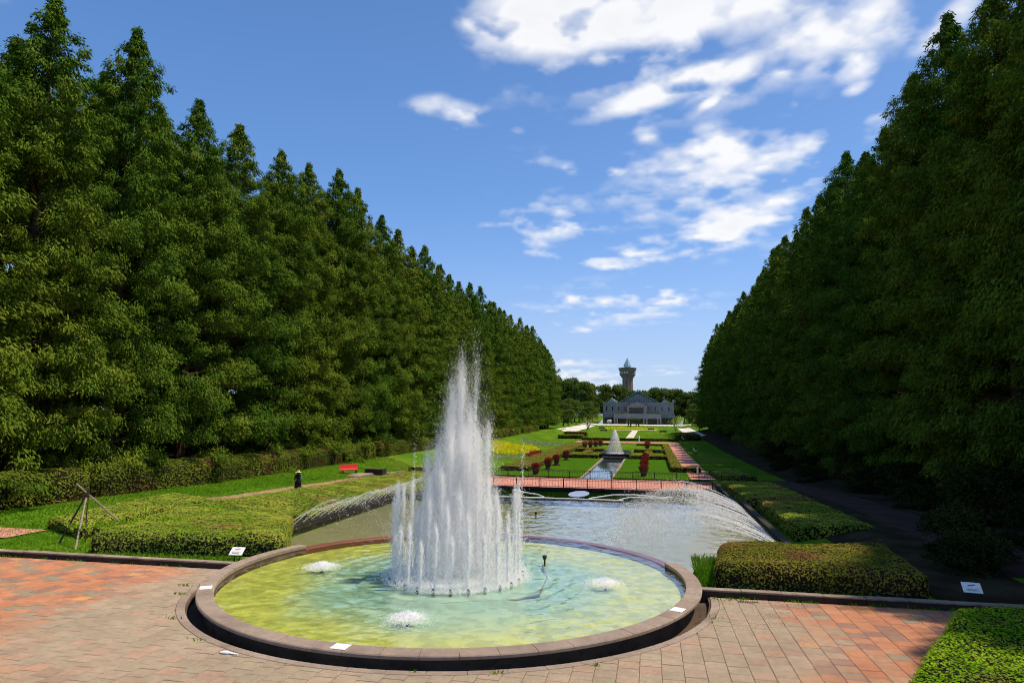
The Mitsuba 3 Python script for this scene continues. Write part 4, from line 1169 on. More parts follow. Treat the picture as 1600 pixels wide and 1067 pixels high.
ORD = ['first', 'second', 'third', 'fourth', 'fifth', 'sixth', 'seventh', 'eighth', 'ninth', 'tenth', 'eleventh', 'twelfth', 'thirteenth', 'fourteenth', 'fifteenth', 'sixteenth', 'seventeenth',
       'eighteenth', 'nineteenth', 'twentieth']
ORD += ['twenty-' + o for o in ORD[:9]] + ['thirtieth'] + ['thirty-' + o for o in ORD[:9]] + ['fortieth'] + ['forty-' + o for o in ORD[:9]]


def place(name, label, catg, group, g, x, y, z, s, sz, rot):
    k = numbered(name)
    scene[k] = {'type': 'instance', 'group': {'type': 'ref', 'id': g}, 'to_world': T().translate([x, y, z]).rotate([0, 0, 1], rot).scale([s, s, sz])}
    labels[k] = {'label': label, 'category': catg, 'group': group}
    return k


tr = np.random.default_rng(77)
LEFT_TIPS = {6.2: 31.3, 13.0: 33.6, 20.9: 36.0, 27.4: 33.4, 34.3: 33.9, 41.3: 34.1, 48.2: 35.2, 55.2: 37.2, 62.5: 37.2, 69.4: 35.6}
ys = list(LEFT_TIPS) + list(np.arange(76.4, 240, 6.9))
for i, y in enumerate([-7.6, -0.8] + ys):
    top = LEFT_TIPS.get(y, 34.6 + tr.normal(0, 1.1))
    top = top if y < 215 else top - 3.0
    g = GROUPS[int(tr.integers(0, 3))] if y < 72 else GROUPS[3 + int(tr.integers(0, 2))]
    x = -33.0 + tr.normal(0, 0.35)
    z0 = float(zland(x, y))
    place('dawn_redwood', f'{ORD[i]} dawn redwood of the sunlit left avenue row, counted from the viewer', 'tree', 'dawn redwoods of the left avenue row', g, x, y + tr.normal(0, 0.3), z0, tr.uniform(0.95, 1.08), (top - z0) / 34.0, tr.uniform(0, 360))
for i, y in enumerate(np.arange(2.0, 236, 7.4)):
    g = GROUPS[int(tr.integers(0, 3))] if y < 50 else GROUPS[5]
    x = -39.5 + tr.normal(0, 0.6)
    place('dawn_redwood', 'dawn redwood of the second row behind the sunlit left avenue row', 'tree', 'dawn redwoods behind the left avenue row', g, x, y, float(zland(x, y)), tr.uniform(0.95, 1.1), (34.0 + tr.normal(0, 1.6)) / 34.0, tr.uniform(0, 360))
ys = [-1.2, 4.6] + list(np.arange(11.1, 252, 6.9))
for i, y in enumerate(ys):
    g = GROUPS[int(tr.integers(0, 3))] if y < 62 else GROUPS[3 + int(tr.integers(0, 2))]
    x = 29.2 + tr.normal(0, 0.35)
    z0 = float(zland(x, y))
    top = 35.2 + tr.normal(0, 1.0) - (4 if y > 232 else 0)
    place('dawn_redwood', f'{ORD[i]} dawn redwood of the dark shaded right avenue row, counted from the viewer', 'tree', 'dawn redwoods of the right avenue row', g, x, y + tr.normal(0, 0.3), z0, tr.uniform(0.95, 1.08), (top - z0) / 34.0, tr.uniform(0, 360))
for i, y in enumerate(np.arange(-0.6, 246, 7.4)):
    g = GROUPS[5]
    x = 36.2 + tr.normal(0, 0.6)
    place('dawn_redwood', 'dawn redwood of the second row behind the dark right avenue row', 'tree', 'dawn redwoods behind the right avenue row', g, x, y, float(zland(x, y)), tr.uniform(0.95, 1.1), (34.0 + tr.normal(0, 1.6)) / 34.0, tr.uniform(0, 360))


# ------------------------------------------------------------------ broadleaf wood behind the greenhouse
def broadleaf(seed, H, R, n, L):
    r = np.random.default_rng(seed)
    cl = []
    for k in range(26):
        a, f = r.uniform(0, 6.28), r.uniform(0.25, 1.0)
        rr = R * math.sqrt(max(0.05, 1 - ((f - 0.52) / 0.55) ** 2)) * r.uniform(0.35, 0.9)
        cl.append([rr * math.cos(a), rr * math.sin(a), H * f * 0.93, R * r.uniform(0.26, 0.42)])
    cl = np.array(cl)
    idx = r.choice(len(cl), n, p=cl[:, 3] ** 2 / (cl[:, 3] ** 2).sum())
    u = unit(r.normal(0, 1, (n, 3)))
    u[:, 2] = np.where(u[:, 2] < -0.3, -u[:, 2], u[:, 2])
    P = cl[idx, :3] + u * (cl[idx, 3] * r.random(n) ** 0.3)[:, None] * [1, 1, 0.8]
    D = unit(u + r.normal(0, 0.7, (n, 3)) + [0, 0, -0.2])
    crown = leaves(P, D, unit(u + [0, 0, 0.6] + r.normal(0, 0.4, (n, 3))), L * r.uniform(0.6, 1.3, n), 0.6 * L * r.uniform(0.6, 1.3, n))
    limbs = [polytube([(0, 0, -1), (0, 0, H * 0.2), (0.1, 0.1, H * 0.5), (0, 0, H * 0.8)], [0.04 * R + 0.12, 0.03 * R + 0.08, 0.12, 0.03], 8)]
    for c in cl[:9]:
        limbs.append(polytube([(0, 0, H * 0.22), (c[0] * 0.5, c[1] * 0.5, H * 0.22 + (c[2] - H * 0.22) * 0.6), c[:3]], [0.12, 0.07, 0.02], 5))
    return cat(*limbs), crown


for k, (H, R, n, L) in enumerate(((18.0, 6.5, 5200, 0.9), (18.0, 7.2, 5200, 0.9), (8.0, 3.6, 3000, 0.5), (8.0, 3.6, 5000, 0.4))):
    a, b = broadleaf(90 + k, H, R, n, L)
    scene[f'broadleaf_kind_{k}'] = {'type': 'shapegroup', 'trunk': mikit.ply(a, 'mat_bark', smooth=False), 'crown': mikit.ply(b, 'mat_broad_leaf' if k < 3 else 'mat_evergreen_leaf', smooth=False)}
wr = np.random.default_rng(3)
for row, (yy0, top0) in enumerate(((408, 0), (425, 1.0), (445, 2.0), (470, 3.0))):
    for x in np.arange(-120, 92, 9.5):
        x = x + wr.normal(0, 1.5)
        y = yy0 + wr.normal(0, 4)
        if row == 0 and -28 < x < 27:
            continue
        if abs(x + 12.5) < 10 and y > 540:
            continue
        top = np.interp(x, [-120, -62, -50, -36, -22, -8, 6, 30, 60, 92], [26, 29, 27.0, 24.0, 24.0, 21.5, 21.2, 20.8, 21, 22]) + wr.normal(0, 1.2) + top0 * 0.3
        z0 = float(zland(x, y))
        place('broadleaf_tree', f'green broadleaf tree of the wood behind the greenhouse, {["front", "second", "third", "rear"][row]} rank', 'tree', f'trees of the wood, {["front", "second", "third", "rear"][row]} rank',
              f'broadleaf_kind_{int(wr.integers(0, 2))}', x, y, z0, wr.uniform(0.9, 1.25), (top - z0) / 17.4, wr.uniform(0, 360))
for x, y, h, lab in ((-28, 262, 7, 'dark round tree at the end of the left avenue, beside the pale path'), (-33, 285, 10, 'green tree just right of the last left redwood'), (-26, 330, 9, 'tree left of the greenhouse forecourt'),
                     (-36, 345, 13, 'taller green tree left of the greenhouse'), (-29, 372, 12, 'tree close to the left wing of the greenhouse'), (27, 330, 8, 'small tree right of the greenhouse forecourt'), (31, 362, 11, 'tree close to the right wing of the greenhouse'),
                     (25, 250, 6, 'small dark tree by the pale path at the end of the right avenue'), (36, 300, 9, 'green tree half hidden by the last right redwood')):
    place('garden_tree', lab, 'tree', 'smaller trees around the greenhouse', 'broadleaf_kind_2', x, y, float(zland(x, y)), h / 8.0 * 1.15, h / 8.0, wr.uniform(0, 360))

for i, (x, y, h) in enumerate(((23.4, 12, 2.4), (24.2, 19, 3.0), (22.9, 25, 1.9), (24.6, 31, 2.8), (23.6, 38, 2.2), (25.2, 44, 3.0), (23.2, 55, 2.0), (24.8, 64, 2.8), (23.8, 75, 2.3), (25.0, 88, 3.0), (24.0, 6, 2.6), (17.6, 5.5, 1.8), (18.6, 8.5, 2.2))):  # shrubs added to make the ground under the right row darker
    place('added_shrub', f'{ORD[i]} dark shrub added to deepen the shade under the right trees', 'shrub', 'shrubs added to darken the right row', 'broadleaf_kind_3', x, y, float(zland(x, y)) - 0.9, h / 8.0 * 1.7, h / 8.0 * 1.35, wr.uniform(0, 360))

# two thin leafed trees on the far lawn
for x, y, lab in ((-19.6, 262, 'small sparse tree with bare forked trunks on the left of the far lawn'), (16.4, 262, 'small sparse tree with bare forked trunks on the right of the far lawn')):
    t = thing('sparse_tree', lab, 'tree')
    r = np.random.default_rng(int(100 + x))
    z0 = float(zland(x, y))
    limbs, tips = [], []
    for k in range(7):
        a = 2 * np.pi * k / 7 + r.normal(0, 0.3)
        R = r.uniform(1.0, 2.9)
        p2 = np.array([x + R * math.cos(a), y + R * math.sin(a), z0 + r.uniform(3.4, 5.0)])
        mid = np.array([x + 0.35 * R * math.cos(a), y + 0.35 * R * math.sin(a), z0 + 2.0])
        limbs.append(polytube([(x + 0.1 * math.cos(a), y + 0.1 * math.sin(a), z0 - 0.3), mid, p2], [0.16, 0.11, 0.03], 6))
        tips += [p2, (p2 + mid) / 2]
        for j in range(2):
            p3 = p2 + r.normal(0, 0.8, 3) * [1, 1, 0.5]
            limbs.append(polytube([mid * 0.4 + p2 * 0.6, p3], [0.06, 0.02], 5))
            tips.append(p3)
    part(t, 'trunk', cat(*limbs), 'stake_wood')
    tips = np.array(tips)
    P = tips[r.integers(0, len(tips), 700)] + r.normal(0, 0.45, (700, 3))
    part(t, 'crown', leaves(P, unit(r.normal(0, 1, P.shape)), unit(r.normal(0, 1, P.shape) + [0, 0, 1]), r.uniform(0.15, 0.35, 700), r.uniform(0.1, 0.2, 700)), 'azalea_leaf')

# ------------------------------------------------------------------ small things on and round the terrace
def sign(x, y, z, rot, label):
    t = thing('sign', label, 'sign')
    M = T().translate([x, y, z]).rotate([0, 0, 1], rot)
    M = np.array(M.matrix, float)
    tilt = trimesh.transformations.rotation_matrix(math.radians(-52), [1, 0, 0])

    def put(m, tl=True):
        if tl:
            m.apply_transform(tilt)
            m.apply_translation([0, 0, 0.32])
        m.apply_transform(M)
        return m
    part(t, 'board', put(bx(-0.25, 0.25, -0.012, 0.012, -0.19, 0.19, 0.006)), 'white_plate')
    part(t, 'post', put(cat(tube((-0.1, 0.03, -0.3), (-0.1, 0.03, 0.28), 0.02), tube((0.1, 0.03, -0.3), (0.1, 0.03, 0.28), 0.02)), False), 'iron')
    # the printed figure: a diving shape over a line of small print
    fig = cat(bx(-0.09, 0.05, -0.0165, -0.0145, 0.035, 0.065), tube((0.03, -0.0155, 0.06), (0.11, -0.0155, 0.085), 0.001, 4), bx(0.05, 0.10, -0.0165, -0.0145, 0.06, 0.08))
    fig.vertices[:, 2] += 0.02 + fig.vertices[:, 0] * 0.12
    part(t, 'figure', put(fig), 'black_print')
    part(t, 'print', put(cat(*[bx(-0.16, 0.16 - 0.05 * (k % 2), -0.0155, -0.0142, -0.07 - 0.032 * k, -0.056 - 0.032 * k) for k in range(3)])), 'kerb_stone')


sign(-8.5, 0.46, 0.22, 6, 'small tilted white notice board left of the pool, before the large bed')
sign(15.75, 0.85, 0.26, -8, 'small white notice board in deep shade behind the right kerb')

t = thing('drain_grate', 'rusty iron drain grate in the paving beside the right kerb', 'grate')
part(t, 'frame', cat(bx(8.93, 9.56, -0.36, -0.34, -0.02, 0.007), bx(8.93, 9.56, 0.0, 0.02, -0.02, 0.007), bx(8.93, 8.95, -0.34, 0.0, -0.02, 0.007), bx(9.54, 9.56, -0.34, 0.0, -0.02, 0.007)), 'kerb_stone')
for i in range(11):
    x = 8.975 + i * 0.052
    part(t, 'bar', bx(x, x + 0.022, -0.34, 0.0, -0.02, 0.0065), 'kerb_stone')
part(t, 'black_sheet', bx(8.95, 9.54, -0.34, 0.0, 0.0032, 0.0042), 'black_print')  # flat black sheet stands for the shade between the bars
t = thing('litter', 'crumpled scrap of white paper on the paving by the pool gutter', 'litter')
m = trimesh.creation.icosphere(subdivisions=2, radius=1)
m.vertices *= (0.75 + 0.5 * meshkit.noise(m.vertices * 2.3 + 4, 2))[:, None] * [0.16, 0.055, 0.035]
m2 = m.copy()
m2.vertices *= 0.55
m2.apply_translation([0.22, -0.02, 0])
m3_ = cat(m, m2)
m3_.apply_translation([-3.05, -8.0, 0.205])
add(t, m3_, 'white_hose')

t = thing('tree_stakes', 'tripod of weathered wooden stakes with a bare young tree on the grass', 'stakes')
ap = np.array([-16.95, 2.35, 2.15])
for (bx_, by_, mat, ov_) in ((-16.17, 1.15, 'stake_wood', -0.09), (-17.95, 2.1, 'dark_stake', 0.05), (-16.3, 4.6, 'stake_wood', 0.2)):
    b0 = np.array([bx_, by_, float(zland(bx_, by_)) - 0.1])
    top = b0 + (ap - b0) * (1 + ov_)
    part(t, 'stake', tube(b0, top, 0.04, 8, 0.033), mat, 30)
part(t, 'sapling', cat(polytube([(-17.0, 2.5, 0), (-16.97, 2.42, 1.2), (-16.9, 2.4, 2.3), (-16.92, 2.38, 3.0)], [0.03, 0.025, 0.018, 0.006], 6),
                       polytube([(-16.9, 2.4, 2.1), (-17.3, 2.5, 2.6)], [0.012, 0.004], 5), polytube([(-16.9, 2.4, 2.2), (-16.5, 2.3, 2.75)], [0.012, 0.004], 5)), 'bark')
part(t, 'binding', tube(ap - [0, 0, 0.1], ap + [0, 0, 0.06], 0.07, 8), 'dark_stake')
n = 260
P = np.array([-16.9, 2.4, 2.75]) + hr.normal(0, 1, (n, 3)) * [0.32, 0.3, 0.28]
part(t, 'leaves', leaves(P, unit(hr.normal(0, 1, P.shape)), unit(hr.normal(0, 1, P.shape)), hr.uniform(0.05, 0.12, n), hr.uniform(0.03, 0.05, n)), 'hedge_leaf')


# ------------------------------------------------------------------ benches
def bench(x, y, rot, label, paint, scale=1.0):
    t = thing('bench', label, 'bench')
    z = float(zland(x, y)) + 0.03
    M = np.array(T().translate([x, y, z]).rotate([0, 0, 1], rot).scale(scale).matrix, float)

    def put(m):
        m.apply_transform(M)
        return m
    prof = [(-0.30, 0.86), (-0.26, 0.87), (-0.21, 0.60), (-0.17, 0.47), (-0.08, 0.42), (0.18, 0.43), (0.24, 0.41), (0.23, 0.37), (0.17, 0.385), (-0.10, 0.375), (-0.205, 0.44), (-0.25, 0.60)]
    back = Polygon([(a, b) for a, b in prof if b >= 0.44])
    m = trimesh.creation.extrude_polygon(Polygon([p for p in prof]), 1.8, engine='earcut')
    v = m.vertices.copy()
    m.vertices = np.stack([v[:, 2] - 0.9, -v[:, 0], v[:, 1]], -1)
    lo = m.vertices[:, 2].mean()
    # the shell splits at the bend into seat and backrest
    a = trimesh.creation.extrude_polygon(Polygon([(-0.30, 0.86), (-0.26, 0.87), (-0.21, 0.60), (-0.172, 0.475), (-0.225, 0.49), (-0.25, 0.60)]), 1.8, engine='earcut')
    b = trimesh.creation.extrude_polygon(Polygon([(-0.170, 0.470), (-0.08, 0.42), (0.18, 0.43), (0.24, 0.41), (0.23, 0.37), (0.17, 0.385), (-0.10, 0.375), (-0.22, 0.48)]), 1.8, engine='earcut')
    for q, nm in ((a, 'backrest'), (b, 'seat')):
        v = q.vertices.copy()
        q.vertices = np.stack([v[:, 2] - 0.9, -v[:, 0], v[:, 1]], -1)
        q.fix_normals()
        part(t, nm, put(q), paint, 20)
    for sx in (-0.68, 0.68):
        part(t, 'leg', put(cat(bx(sx - 0.03, sx + 0.03, -0.2, -0.14, 0, 0.375), bx(sx - 0.03, sx + 0.03, 0.14, 0.2, 0, 0.37), bx(sx - 0.028, sx + 0.028, -0.26, 0.26, -0.04, 0.0))), 'iron')
    return t


bench(-24.0, 42.6, 48, 'bright red bench on the left lawn by a dark planter box', 'red_paint', 1.08)
bench(25.0, 49.0, 70, 'red bench barely seen in deep shade under the right trees', 'red_paint')
for x, y, lab in ((15.1, 117, 'pale bench beside the right path, the nearest of the two'), (15.4, 176, 'pale bench beside the right path, the farther of the two')):
    bench(x, y, 95, lab, 'white_plate', 1.2)
t = thing('planter_box', 'dark low planter box standing behind the red bench', 'planter')
z0 = float(zland(-24, 45.5))
part(t, 'box', cat(bx(-23.2, -21.2, 44.6, 45.7, z0 - 0.1, z0 + 0.5, 0.03)), 'dark_stone')
part(t, 'soil', bx(-23.1, -21.3, 44.7, 45.6, z0 + 0.49, z0 + 0.505), 'bark')
t = thing('stone_edging', 'row of rough brown stones on the lawn right of the red bench', 'stones')
for k in range(6):
    m = trimesh.creation.icosphere(subdivisions=2, radius=1)
    m.vertices *= (0.7 + 0.6 * meshkit.noise(m.vertices * 1.7 + 3 * k, k))[:, None] * [0.28, 0.22, 0.2]
    m.apply_translation([-20.9 + 0.16 * k - 0.7, 47.0 + 0.5 * k, float(zland(-21, 47)) + 0.1])
    part(t, 'stone', m, 'kerb_stone', 40)
struct('bench_pad', bx(-25.6, -22.0, 40.6, 44.1, float(zland(-24, 42.6)) - 0.3, float(zland(-24, 42.6)) + 0.02), 'kerb_stone', False, 'worn paved patch under the red bench')


# ------------------------------------------------------------------ person
def body(bones, refine=0.03, it=8):
    out = None
    for a, b, ra, rb in bones:
        sa = m3.Manifold.sphere(ra, 20).translate(list(map(float, a)))
        sb = m3.Manifold.sphere(rb, 20).translate(list(map(float, b)))
        h = m3.Manifold.batch_hull([sa, sb])
        out = h if out is None else out + h
    out = out.refine_to_length(refine)
    mm = out.to_mesh()
    m = trimesh.Trimesh(mm.vert_properties[:, :3], mm.tri_verts, process=True)
    trimesh.smoothing.filter_taubin(m, iterations=it)
    return m


px, py = -20.0, 25.2
pz = float(zland(px, py)) + 0.03
PM = np.array(T().translate([px, py, pz]).rotate([0, 0, 1], 28).matrix, float)


def pput(m):
    m.apply_transform(PM)
    return m


pr = thing('person', 'person in black clothes and a wide straw hat walking on the earth path', 'person')
skin_bones = [((0, 0, 1.36), (0, 0.01, 1.47), 0.052, 0.05), ((0, 0.02, 1.53), (0, 0.03, 1.57), 0.088, 0.085), ((0, 0.06, 1.50), (0, 0.09, 1.485), 0.05, 0.035),
              ((0, 0.115, 1.53), (0, 0.128, 1.515), 0.014, 0.016), ((-0.088, 0.02, 1.53), (-0.09, 0.02, 1.51), 0.018, 0.015), ((0.088, 0.02, 1.53), (0.09, 0.02, 1.51), 0.018, 0.015)]
for s in (-1, 1):
    e, w = (s * 0.255, -0.03, 1.06), (s * 0.27, 0.10, 0.86)
    skin_bones += [(e, w, 0.04, 0.028), (w, (s * 0.272, 0.13, 0.79), 0.03, 0.032)]
    for q in range(4):
        kx = s * (0.258 + 0.012 * q)
        skin_bones.append(((kx, 0.125 + 0.012 * q, 0.775), (kx - s * 0.006, 0.15 + 0.008 * q, 0.715), 0.010, 0.008))
    skin_bones.append(((s * 0.25, 0.14, 0.80), (s * 0.235, 0.17, 0.75), 0.011, 0.009))
    skin_bones += [((s * 0.09, 0.02 * s, 0.45), (s * 0.09, 0.10 * s, 0.09), 0.05, 0.035)]
    skin_bones += [((s * 0.255, -0.03, 1.06), (s * 0.19, 0, 1.30), 0.042, 0.055), ((s * 0.19, 0, 1.30), (0, 0, 1.34), 0.05, 0.06), ((s * 0.09, 0.02 * s, 0.45), (s * 0.08, 0, 0.85), 0.055, 0.08), ((s * 0.08, 0, 0.85), (0, 0, 1.3), 0.09, 0.09)]
part(pr, 'body', pput(body(skin_bones, 0.02, 6)), 'skin', 60)
dress = [((0, 0, 1.28), (0, 0.01, 1.02), 0.145, 0.135), ((0, 0.01, 1.02), (0, 0.0, 0.85), 0.14, 0.17), ((-0.06, 0, 0.85), (-0.1, 0.0, 0.42), 0.15, 0.16), ((0.06, 0, 0.85), (0.1, 0.02, 0.42), 0.15, 0.16), ((-0.1, 0, 0.42), (0.1, 0, 0.42), 0.15, 0.15),
         ((-0.15, 0, 1.31), (0.15, 0, 1.31), 0.085, 0.085)]
part(pr, 'dress', pput(body(dress, 0.035, 8)), 'black_cloth', 60)
part(pr, 'sleeve', pput(body([((-0.17, 0, 1.30), (-0.25, -0.03, 1.04), 0.075, 0.062)], 0.03, 4)), 'black_cloth', 60)
part(pr, 'sleeve', pput(body([((0.17, 0, 1.30), (0.25, -0.03, 1.04), 0.075, 0.062)], 0.03, 4)), 'blue_cloth', 60, 'blue grey sleeve')
part(pr, 'hair', pput(body([((0, -0.02, 1.56), (0, -0.05, 1.46), 0.095, 0.075)], 0.025, 4)), 'black_cloth', 60)
part(pr, 'hat', pput(revolve([(0, 1.73), (0.07, 1.725), (0.10, 1.69), (0.112, 1.61), (0.17, 1.595), (0.235, 1.565), (0.232, 1.555), (0.16, 1.58), (0.10, 1.595), (0, 1.6)], 28)), 'straw', 50)
for s in (-1, 1):
    part(pr, 'shoe', pput(body([((s * 0.09, 0.08 * s, 0.045), (s * 0.095, 0.08 * s + 0.15, 0.035), 0.045, 0.035)], 0.02, 3)), 'black_cloth', 60)


# ------------------------------------------------------------------ flower pots on the lower lawns
def pot(x, y, z, label, n, sc, group):
    t = thing('flower_pot', label, 'flower pot', group)
    part(t, 'plinth', bx(x - 0.62 * sc, x + 0.62 * sc, y - 0.62 * sc, y + 0.62 * sc, z - 0.1, z + 0.14 * sc, 0.02), 'dark_stone')
    part(t, 'urn', revolve([(0, 0.14), (0.40, 0.14), (0.42, 0.2), (0.34, 0.3), (0.40, 0.5), (0.50, 0.85), (0.56, 1.1), (0.62, 1.14), (0.62, 1.22), (0.5, 1.22), (0.46, 1.1), (0, 1.1)] * np.array([sc, sc]), 24, (x, y, z)), 'terracotta', 35)
    a = unit(hr.normal(0, 1, (n, 3)))
    a[:, 2] = np.abs(a[:, 2])
    P = np.array([x, y, z + 1.2 * sc]) + a * (hr.random(n) ** 0.35)[:, None] * [0.64 * sc, 0.64 * sc, 0.62 * sc]
    part(t, 'flowers', leaves(P, unit(a + hr.normal(0, 0.5, P.shape)), unit(a + hr.normal(0, 0.5, P.shape)), hr.uniform(0.1, 0.2, n), hr.uniform(0.08, 0.15, n)), 'red_flower')


NTH = ['nearest the bridge', 'second from the bridge', 'third from the bridge', 'farthest from the bridge']
for i, y in enumerate((59.9, 70.0, 78.4, 90.5)):
    pot(-7.5, y, -1.9, f'urn of red flowers on the left lower lawn, {NTH[i]}', 520, 0.88, 'urns on the left lower lawn')
for i, y in enumerate((61.5, 69.8, 78.6, 87.5)):
    pot(5.5, y, -1.9, f'urn of red flowers on the right lower lawn, {NTH[i]}', 520, 0.88, 'urns on the right lower lawn')
for x, y, lab in ((-8.0, 128, 'urn of red flowers on the left far parterre, nearest of four'), (-7.2, 133, 'urn of red flowers on the left far parterre, second of four'), (-6.4, 138, 'urn of red flowers on the left far parterre, third of four'),
                  (-5.6, 142.5, 'urn of red flowers on the left far parterre, farthest of four'), (5.6, 130, 'urn of red flowers on the right far parterre, nearest of two'), (5.6, 139, 'urn of red flowers on the right far parterre, farther of two')):
    pot(x, y, -1.9, lab, 300, 1.0, 'urns on the far parterre')

# ------------------------------------------------------------------ pergola
t = thing('pergola', 'dark square pergola with climbing leaves in front of the greenhouse', 'pergola')
z0 = float(zland(-1.6, 300))
for x in (-4.0, -2.9, -0.3, 0.8):
    for y in (298, 302):
        part(t, 'post', bx(x - 0.22, x + 0.22, y - 0.22, y + 0.22, z0 - 0.3, z0 + 3.6), 'dark_stake')
part(t, 'beams', cat(*[bx(-4.6, 1.4, y - 0.12, y + 0.12, z0 + 3.61, z0 + 3.9) for y in (298, 302)], *[bx(x - 0.1, x + 0.1, 297.2, 302.8, z0 + 3.91, z0 + 4.1) for x in np.arange(-4.4, 1.3, 0.7)]), 'dark_stake')
n = 1200
P = np.stack([hr.uniform(-4.8, 1.6, n), hr.uniform(297, 303, n), z0 + 3.9 + hr.normal(0, 0.28, n)], -1)
part(t, 'leaves', leaves(P, unit(hr.normal(0, 1, P.shape)), unit(hr.normal(0, 1, P.shape) + [0, 0, 1]), hr.uniform(0.2, 0.4, n), hr.uniform(0.15, 0.3, n)), 'broad_leaf')
for x, y, lab in ((-11.2, 236, 'pale bench on the left of the far lawn'), (10.8, 230, 'pale bench on the right of the far lawn'), (-14.2, 268, 'pale stone seat group on the left by the sparse tree'), (6.5, 256, 'grey bench before the right sparse tree')):
    bench(x, y, 180, lab, 'kerb_stone', 1.4)

# ------------------------------------------------------------------ greenhouse
BY = 380.0
g = thing('greenhouse', 'wide grey two storey building with a glazed gable at the end of the garden', 'building')
z0 = 0.5
EV = 12.9
part(g, 'wall', bx(-21.4, 19.8, BY, BY + 16, z0 - 1, EV), 'wall_panel')
part(g, 'cornice', bx(-21.7, 20.1, BY - 0.35, BY + 16.3, EV + 0.003, EV + 0.45), 'wall_stone')
gab = trimesh.creation.extrude_polygon(Polygon([(-10.9, EV + 0.46), (10.3, EV + 0.46), (-0.9, 19.0)]), 26, engine='earcut')
v = gab.vertices.copy()
gab.vertices = np.stack([v[:, 0], BY + 0.6 + v[:, 2], v[:, 1]], -1)
gab.fix_normals()
part(g, 'gable', gab, 'gable_glass')
for (xa, xb) in ((-11.6, -0.9), (11.0, -0.9)):
    d = np.array([xb - xa, 0, 19.35 - (EV + 0.25)])
    L = np.linalg.norm(d)
    m = bx(0, L, 0, 28, 0, 0.35)
    d /= L
    nrm = np.array([-d[2], 0, d[0]]) * (1 if xa < xb else -1)
    v = m.vertices
    m.vertices = np.array([xa, BY - 0.3, EV + 0.47]) + v[:, :1] * d + v[:, 1:2] * [0, 1, 0] + v[:, 2:] * nrm
    m.fix_normals()
    part(g, 'roof', m, 'roof_metal')
for k in range(13):
    x = -9.6 + k * 1.45
    top = EV + 0.46 + (19.0 - EV - 0.46) * (1 - abs(x + 0.9) / 10.7) - 0.25
    if top > EV + 0.9:
        part(g, 'glazing_bar', bx(x - 0.07, x + 0.07, BY + 0.48, BY + 0.594, EV + 0.47, top), 'roof_metal')
for x0, x1, lab in ((-18.8, -13.6, 'white glinting roof'), (12.8, 17.4, None)):
    m = trimesh.convex.convex_hull(np.array([[x0, BY + 1, EV + 0.46], [x1, BY + 1, EV + 0.46], [x0, BY + 9, EV + 0.46], [x1, BY + 9, EV + 0.46], [(x0 + x1) / 2 - 0.6, BY + 1.2, EV + 2.7], [(x0 + x1) / 2 - 0.6, BY + 8.8, EV + 2.7]]))
    part(g, 'roof_light', m, 'roof_metal')
    if lab:
        for j in range(2):
            a0, b0 = np.array([(x0 + x1) / 2 - 0.4 - 0.3 * j, EV + 3.0 - 0.65 * j]), np.array([x1 + 0.6 - 0.2 * j, EV + 0.75 - 0.2 * j])
            d = (b0 - a0) / np.linalg.norm(b0 - a0)
            up = np.array([-d[1], d[0]])
            q = np.array([a0, b0, b0 + up * 0.3, a0 + up * 0.3])
            q = np.vstack([np.stack([q[:, 0], np.full(4, BY + 0.7 + 2.6 * j), q[:, 1]], -1), np.stack([q[:, 0], np.full(4, BY + 3.0 + 2.6 * j), q[:, 1]], -1)])
            part(g, 'roof_panel', trimesh.convex.convex_hull(q), 'white_paint', False, 'white roof panel glinting in the sun')
WX = [-19.2, -15.7, -12.1, -8.5, 5.6, 9.3, 13.0, 16.9]
for x in WX:
    w = part(g, 'window', cat(bx(x - 0.55, x - 0.36, BY - 0.09, BY - 0.003, 8.1, 11.1), bx(x + 0.36, x + 0.55, BY - 0.09, BY - 0.003, 8.1, 11.1), bx(x - 0.355, x + 0.355, BY - 0.09, BY - 0.003, 10.9, 11.1), bx(x - 0.355, x + 0.355, BY - 0.13, BY - 0.003, 8.1, 8.28)), 'wall_stone')
    add(w + '__pane', bx(x - 0.35, x + 0.35, BY - 0.035, BY - 0.004, 8.281, 10.899), 'window_glass')
part(g, 'ledge', bx(-21.5, 19.9, BY - 0.16, BY - 0.004, 6.9, 7.25), 'wall_stone')
# entrance pavilion on the upper floor
for xa, xb in ((-7.0, -5.9), (2.4, 4.3)):
    part(g, 'pier', bx(xa, xb, BY - 3.2, BY - 0.005, 6.4, 10.9), 'wall_stone')
part(g, 'entrance', bx(-5.89, 2.39, BY - 0.6, BY - 0.17, 6.4, 10.4), 'window_glass')
part(g, 'lintel', bx(-7.2, 4.4, BY - 3.3, BY - 0.17, 10.41, 11.2), 'wall_stone')
m = trimesh.creation.extrude_polygon(Polygon([(-7.6, 11.21), (4.8, 11.21), (-1.1, 13.6)]), 3.5, engine='earcut')
v = m.vertices.copy()
m.vertices = np.stack([v[:, 0], BY - 3.5 + v[:, 2], v[:, 1]], -1)
m.fix_normals()
part(g, 'pediment', m, 'wall_stone')
